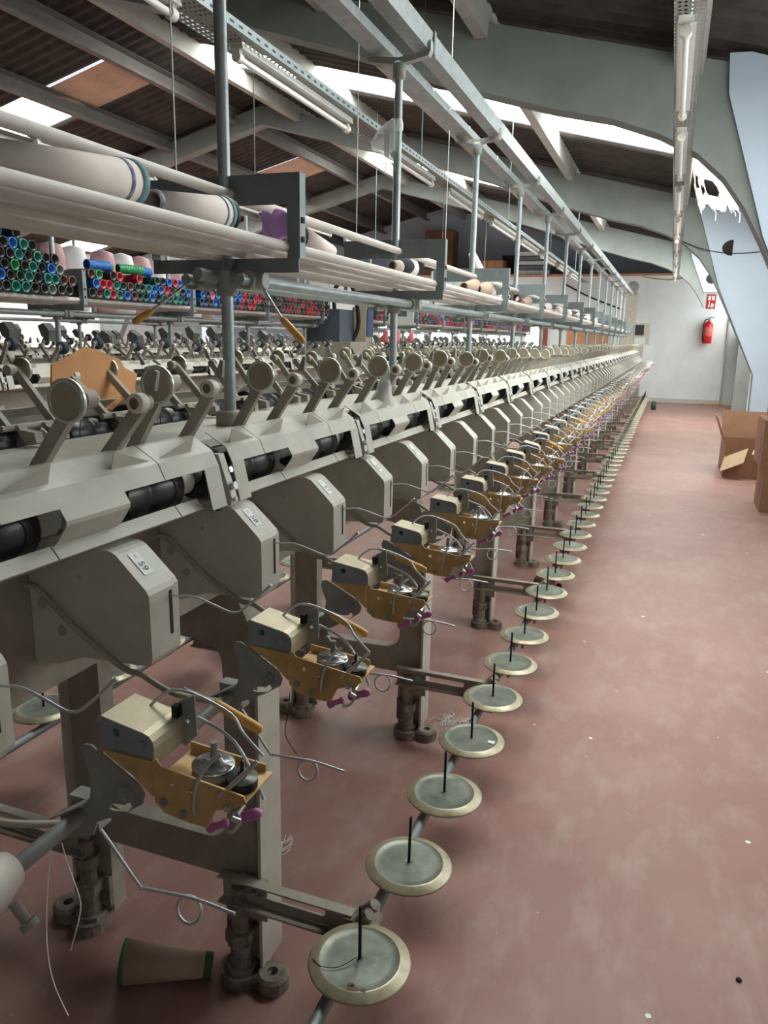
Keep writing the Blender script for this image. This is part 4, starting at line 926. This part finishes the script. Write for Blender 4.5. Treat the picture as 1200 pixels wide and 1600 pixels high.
for i in range(26):
    x = random.uniform(-.35, 1.0); y = random.uniform(1.3, 7); s_ = random.uniform(.004, .011); a = random.uniform(0, 3)
    b = MB().prism([(x + s_ * math.cos(a + t) * random.uniform(.6, 1), y + s_ * math.sin(a + t) * random.uniform(.6, 1)) for t in (0, 1.2, 2.5, 3.6, 5.0)], -H, -H + .0012, axis='Z')
    put('paper_fleck', b, LINT, (x, y, -H), 'tiny pale fleck of paper on the aisle floor', 'scrap', 'floor flecks')
put('dark_pebble', MB().lathe((.28, 1.62, -H), (0, 0, 1), [(.004, 0), (.007, .003), (.004, .007), (0, .008)], 8), INK, (.28, 1.62, -H), 'small dark pebble on the aisle floor', 'pebble')
put('green_tube', MB().lathe((-.245, 17.2, -H), (0, 0, 1), [(0, .0), (.05, 0), (.05, .175), (.042, .175), (.042, .02), (0, .02)], 16), GREEN, (-.245, 17.2, -H), 'dark green tube standing on the floor at the end of the creel', 'tube')
put('brown_tube', MB().lathe((-.60, 4.25, -H + .034), (.8, -.6, 0), [(.028, 0), (.034, 0), (.034, .16), (.028, .16), (.028, 0)], 20), mat('dark_brown_tube', (84, 52, 40), .7), (-.6, 4.25, -H), 'brown open tube lying on the floor under the tension units', 'tube')
put('wood_batten', MB().box(.75, 1.12, 19.2, 19.3, -H, -H + .03).box(1.15, 1.35, 19.18, 19.28, -H, -H + .03), WOODP, (1, 19.25, -H), 'flat wooden batten on the floor by the far wall', 'batten')
# open carton
O = (.85, 9.2, -H); c = empty('open_carton', O, 'open empty brown cardboard carton with raised flaps by the wall', 'carton')
x0, x1, y0, y1, z1 = .64, 1.16, 8.78, 9.55, -1.05; t = .006
part('bottom', MB().box(x0, x1, y0, y1, -H, -H + t), CARD, c, O)
part('side', MB().box(x0, x0 + t, y0, y1, -H + t, z1), CARD, c, O); part('side', MB().box(x1 - t, x1, y0, y1, -H + t, z1), CARD, c, O)
part('front', MB().box(x0 + t, x1 - t, y0, y0 + t, -H + t, z1 - .10), CARD, c, O); part('back', MB().box(x0 + t, x1 - t, y1 - t, y1, -H + t, z1), CARD, c, O)
def slab(a, b, c_, d_, t=.006):
    a, b, c_, d_ = map(Vector, (a, b, c_, d_)); n = (b - a).cross(d_ - a).normalized() * t
    return MB().add([a, b, c_, d_, a + n, b + n, c_ + n, d_ + n], [(3, 2, 1, 0), (4, 5, 6, 7), (0, 1, 5, 4), (1, 2, 6, 5), (2, 3, 7, 6), (3, 0, 4, 7)])
part('back_flap', slab((x0, y1, z1), (x1, y1, z1), (x1 + .03, y1 + .06, z1 + .30), (x0 - .02, y1 + .06, z1 + .30)), CARD, c, O)
part('side_flap', slab((x0, y0 + .1, z1), (x0, y1, z1), (x0 - .10, y1 + .02, z1 + .27), (x0 - .10, y0 + .15, z1 + .27)), CARD, c, O)
part('front_flap', slab((x0 + .0, y0 - .002, z1 - .13), (x0 + .22, y0 - .002, z1 - .02), (x0 + .18, y0 - .13, z1 - .16), (x0 - .04, y0 - .13, z1 - .27)), CARDL, c, O)
part('inner_flap', slab((x0 + .26, y0 + .0, z1 - .09), (x1, y0, z1 - .09), (x1, y0 + .2, z1 - .06), (x0 + .30, y0 + .2, z1 - .06)), CARDL, c, O)
# carton stack
def carton(x0, x1, y0, y1, z0, z1, label):
    O = (x0, y0, z0); c = empty('closed_carton', O, label, 'carton'); part('carton_body', MB().box(x0, x1, y0, y1, z0, z1), CARD, c, O)
    part('tape', MB().box((x0 + x1) / 2 - .03, (x0 + x1) / 2 + .03, y0 - .0008, y1 + .0008, z1, z1 + .0008).box((x0 + x1) / 2 - .03, (x0 + x1) / 2 + .03, y0 - .0008, y0, z1 - .08, z1), CARDL, c, O)
    part('printed_label', MB().box(x0 - .0008, x0, y0 + .12, y0 + .2, z0 + .1, z0 + .25), CABIN, c, O)
carton(.835, 1.25, 7.05, 7.5, -H, -1.02, 'closed brown carton at the bottom of the stack cut by the picture edge')
carton(.80, 1.27, 7.08, 7.62, -1.0185, -.62, 'closed brown carton lying on the bottom carton')
carton(.86, 1.22, 7.2, 7.6, -.6185, -.40, 'small closed carton on top of the carton stack')

# ------------------------------------------------------------------ extinguisher, sign
O = (.745, 19.38, .02); ex = empty('fire_extinguisher', O, 'red fire extinguisher hung on the white far wall', 'extinguisher')
part('cylinder', MB().lathe((.745, 19.38, .0), (0, 0, 1), [(0, 0), (.09, 0), (.098, .02), (.098, .40), (.085, .45), (.05, .485), (.03, .49), (.03, .52), (0, .52)], 24), RED, ex, O)
part('label_wrap', MB().lathe((.745, 19.38, .0), (0, 0, 1), [(.0985, .17), (.0992, .172), (.0992, .36), (.0985, .362)], 24), mat('red_label', (226, 120, 116), .5, 0, .2, 30, rgb2=(214, 60, 62)), ex, O)
part('valve', MB().box(.725, .765, 19.36, 19.40, .52, .57).box(.735, .86, 19.372, 19.388, .575, .592).prism([(.735, .555), (.85, .58), (.85, .592), (.735, .57)], 19.37, 19.39), mat('steel_valve', (150, 150, 150), .4, .6, 0), ex, O)
part('hose', MB().tube(smooth_path([(.73, 19.36, .55), (.65, 19.34, .5), (.635, 19.33, .3), (.64, 19.33, .1), (.65, 19.34, .06)], 5), .013, 8), BLACKM, ex, O)
part('wall_bracket', MB().box(.70, .79, 19.478, 19.495, .3, .5), GREYP, ex, O)
O = (.74, 19.485, .78); sg = empty('extinguisher_sign', O, 'red portrait sign with white pictogram above the extinguisher', 'sign')
part('sign_plate', MB().box(.65, .84, 19.487, 19.494, .78, 1.10), SIGNR, sg, O)
pc = MB().box(.675, .735, 19.4855, 19.4868, .97, 1.07).box(.755, .815, 19.4855, 19.4868, .97, 1.07).prism([(.69, .86), (.70, .86), (.70, .94), (.72, .95), (.72, .81), (.69, .81)], 19.4855, 19.4868).prism([(.75, .90), (.80, .90), (.80, .86), (.825, .86), (.775, .80), (.725, .845), (.75, .845)], 19.4855, 19.4868)
part('pictogram', pc, PAPER, sg, O)

# ------------------------------------------------------------------ things on the partition and behind it
put('mezzanine_floor', MB().box(-9.5, 1.4, 19.66, 21.2, 1.46, 1.50), WOODB, (0, 20, 1.46), kind='structure')
def crate(x0, x1, z0, z1, m, label, y=19.75, dy=.5):
    O = (x0, y, z0); c = empty('wooden_crate', O, label, 'crate'); part('crate_body', MB().box(x0, x1, y + .02, y + dy, z0, z1), m, c, O)
    n = 3
    for i in range(n): a = x0 + (x1 - x0) * i / n; part('board', MB().box(a + .01, a + (x1 - x0) / n - .01, y, y + .019, z0 + .01, z1 - .01), m, c, O)
crate(-6.5, -5.7, 1.50, 2.80, WOODB, 'tall brown wooden crate behind the partition under the gable', 20.4)
crate(-4.8, -4.2, 1.50, 1.95, WOODP, 'low orange brown crate on top of the partition')
crate(-4.35, -3.95, 1.50, 2.12, mat('dark_brown_wood', (72, 52, 44), .8, 0, .1), 'dark brown crate beside the orange brown one', 20.3)
for i in range(6):
    z = 1.50 + i * .11; put('white_sheet_stack', MB().box(-3.9 + .02 * i, -3.0 - .03 * (i % 2), 19.8, 20.5, z, z + .09), WBAG if i % 2 else GALVD, (-3.5, 20, z), '%s in the pile on top of the partition' % ('pale sheet layer', 'white sheet layer')[i % 2], 'sheets', 'sheet pile layers %d' % (i % 2))
put('cable', MB().tube(smooth_path([(-2.6, 19.479, 1.35), (-2.0, 19.479, 1.05), (-1.2, 19.479, .75), (-.9, 19.479, .62)], 6), .02, 6), BLACKM, (-2, 19.4, 1.1), 'dark cable running down the far white wall', 'cable')
put('cable', MB().tube(smooth_path([(-.8, 19.487, 1.5), (-.2, 19.487, 1.42), (.2, 19.487, 1.5)], 6), .012, 6), mat('tan_cable', (180, 150, 110), .6, 0, 0), (-.2, 19.4, 1.4), 'tan cable sagging along the top of the white wall', 'cable')
put('cable', MB().tube(smooth_path([(-.02, 11.092, 1.30), (.25, 11.063, 1.19), (.6, 11.063, 1.13), (1.0, 11.063, 1.15), (1.4, 11.063, 1.22)], 6), .006, 6), BLACKM, (.5, 11.02, 1.15), 'thin dark cable sagging across the clad column', 'cable')
put('door_leaf', MB().box(-2.45, -1.95, 19.40, 19.45, -H, .30).box(-2.44, -2.40, 19.385, 19.40, -.4, -.3), WOODP, (-2.2, 19.42, -H), 'plywood door leaf leaning on the far wall behind the machine', 'door')
put('door_leaf', MB().box(-1.90, -1.42, 19.40, 19.45, -H, .28).box(-1.5, -1.46, 19.385, 19.40, -.4, -.3), WOODP, (-1.7, 19.42, -H), 'second plywood door leaf beside the first', 'door')
put('red_post', MB().box(-3.08, -2.92, 19.36, 19.46, -H, .45).box(-3.1, -2.9, 19.35, 19.46, -H, -H + .12), mat('rust_red_post', (150, 72, 52), .6, 0, .1), (-3, 19.4, -H), 'rust red post standing against the far wall', 'post')

# cobweb between the near haunch and the tray; plastic film on the second post
wb = MB(); nx, nz = 40, 30; vs = []
WA, WB_, WC, WD = Vector((.015, 8.9, 1.88)), Vector((.29, 8.95, 1.75)), Vector((.72, 9.1, 1.27)), Vector((.155, 8.9, 1.28))
def web(s, t):
    p = WA.lerp(WB_, s).lerp(WD.lerp(WC, s), t); p.y += .03 * math.sin(9 * s + 5 * t) * math.sin(PI * s); p.x -= .03 * math.sin(PI * t) * (1 - s); return p
def inside(s, t):
    for cx, cz, rx, rz in ((.36, .50, .17, .15), (.06, .42, .05, .12), (.16, .56, .035, .09), (.13, .36, .025, .06)):
        if ((s - cx) / rx) ** 2 + ((t - cz) / rz) ** 2 < 1: return True
    return t > .93 - .10 * abs(math.sin(s * 7.5 + .3)) ** .7 + .04 * math.sin(s * 31)
for i in range(nx + 1):
    for j in range(nz + 1): vs.append(web(i / nx, j / nz))
fs = []
for i in range(nx):
    for j in range(nz):
        if not inside((i + .5) / nx, (j + .5) / nz): fs.append((i * (nz + 1) + j, i * (nz + 1) + j + 1, (i + 1) * (nz + 1) + j + 1, (i + 1) * (nz + 1) + j))
WO = (.3, 8.95, 1.28)
wb.add(vs, fs, True); cw = empty('cobweb', WO, 'torn dusty white cobweb sheet stretched under the near haunch', 'cobweb'); sheet_ = part('web_sheet', wb, WEB, cw, WO); sheet_.modifiers.new('t', 'SOLIDIFY').thickness = .003
st = MB()
for s_, L_ in ((.02, .02), (.28, .07), (.62, .03), (.70, .09), (.97, .06), (.9, .02)):
    p = web(s_, .93); st.tube([web(max(s_ - .03, 0), .8), p, p - Vector((-.003, 0, L_))], .004, 5)
for s_, t0, t1 in ((.01, .0, .95), (.11, .1, .85), (.21, .35, .7), (.56, .45, .92), (.98, .3, .93)): st.tube([web(s_, t0), web(s_ + .01, (t0 + t1) / 2), web(s_, t1)], .005, 5)
for a_, b_ in (((.55, .35), (.8, .38)), ((.6, .55), (.95, .60)), ((.2, .2), (.5, .25))): st.tube([web(*a_), web((a_[0] + b_[0]) / 2, a_[1] - .02), web(*b_)], .004, 5)
part('web_strands', st, LINT, cw, WO, kind='stuff')
fm = MB(); n = 12; vs = []
for i in range(n + 1):
    t = i / n
    for j in range(7):
        s = j / 6; x = -.972 - .022 * math.sin(PI * s) - .10 * math.sin(PI * min(1, t * 1.6)) * s; y = 2.69 - .02 * math.cos(PI * s); z = .735 - .06 * t * s - .10 * t * t - .04 * s * math.sin(4 * t)
        vs.append((x, y, z))
fm.add(vs, [(i * 7 + j, i * 7 + j + 1, i * 7 + j + 8, i * 7 + j + 7) for i in range(n) for j in range(6)], True)
fi = empty('plastic_film', (-1.0, 2.68, .56), 'crumpled clear plastic film tied round the second post', 'film'); part('film_loop', fm, FILM, fi, (-1.0, 2.68, .56)).modifiers.new('t', 'SOLIDIFY').thickness = .0015
part('film_tail', slab((-1.012, 2.675, .70), (-.992, 2.675, .71), (-.988, 2.665, .60), (-1.006, 2.665, .555), .002), FILM, fi, (-1.0, 2.68, .56)); part('film_knot', MB().lathe((-.972, 2.706, .70), (0, 0, 1), [(.015, 0), (.019, .01), (.0185, .03), (.015, .04)], 12), FILM, fi, (-1.0, 2.68, .56))
# plastic bag hung over a cradle
bag = MB().lathe((-.70, 1.86, -.20), (.10, .10, 1), [(.0, 0), (.03, .005), (.034, .03), (.022, .06), (.014, .10), (.006, .13)], 12)
put('plastic_bag', bag, FILM, (-.70, 1.86, -.2), 'crumpled clear plastic bag stuffed between the cradles', 'bag')
for o in list(bpy.data.objects):
    if '_O' in o: del o['_O']
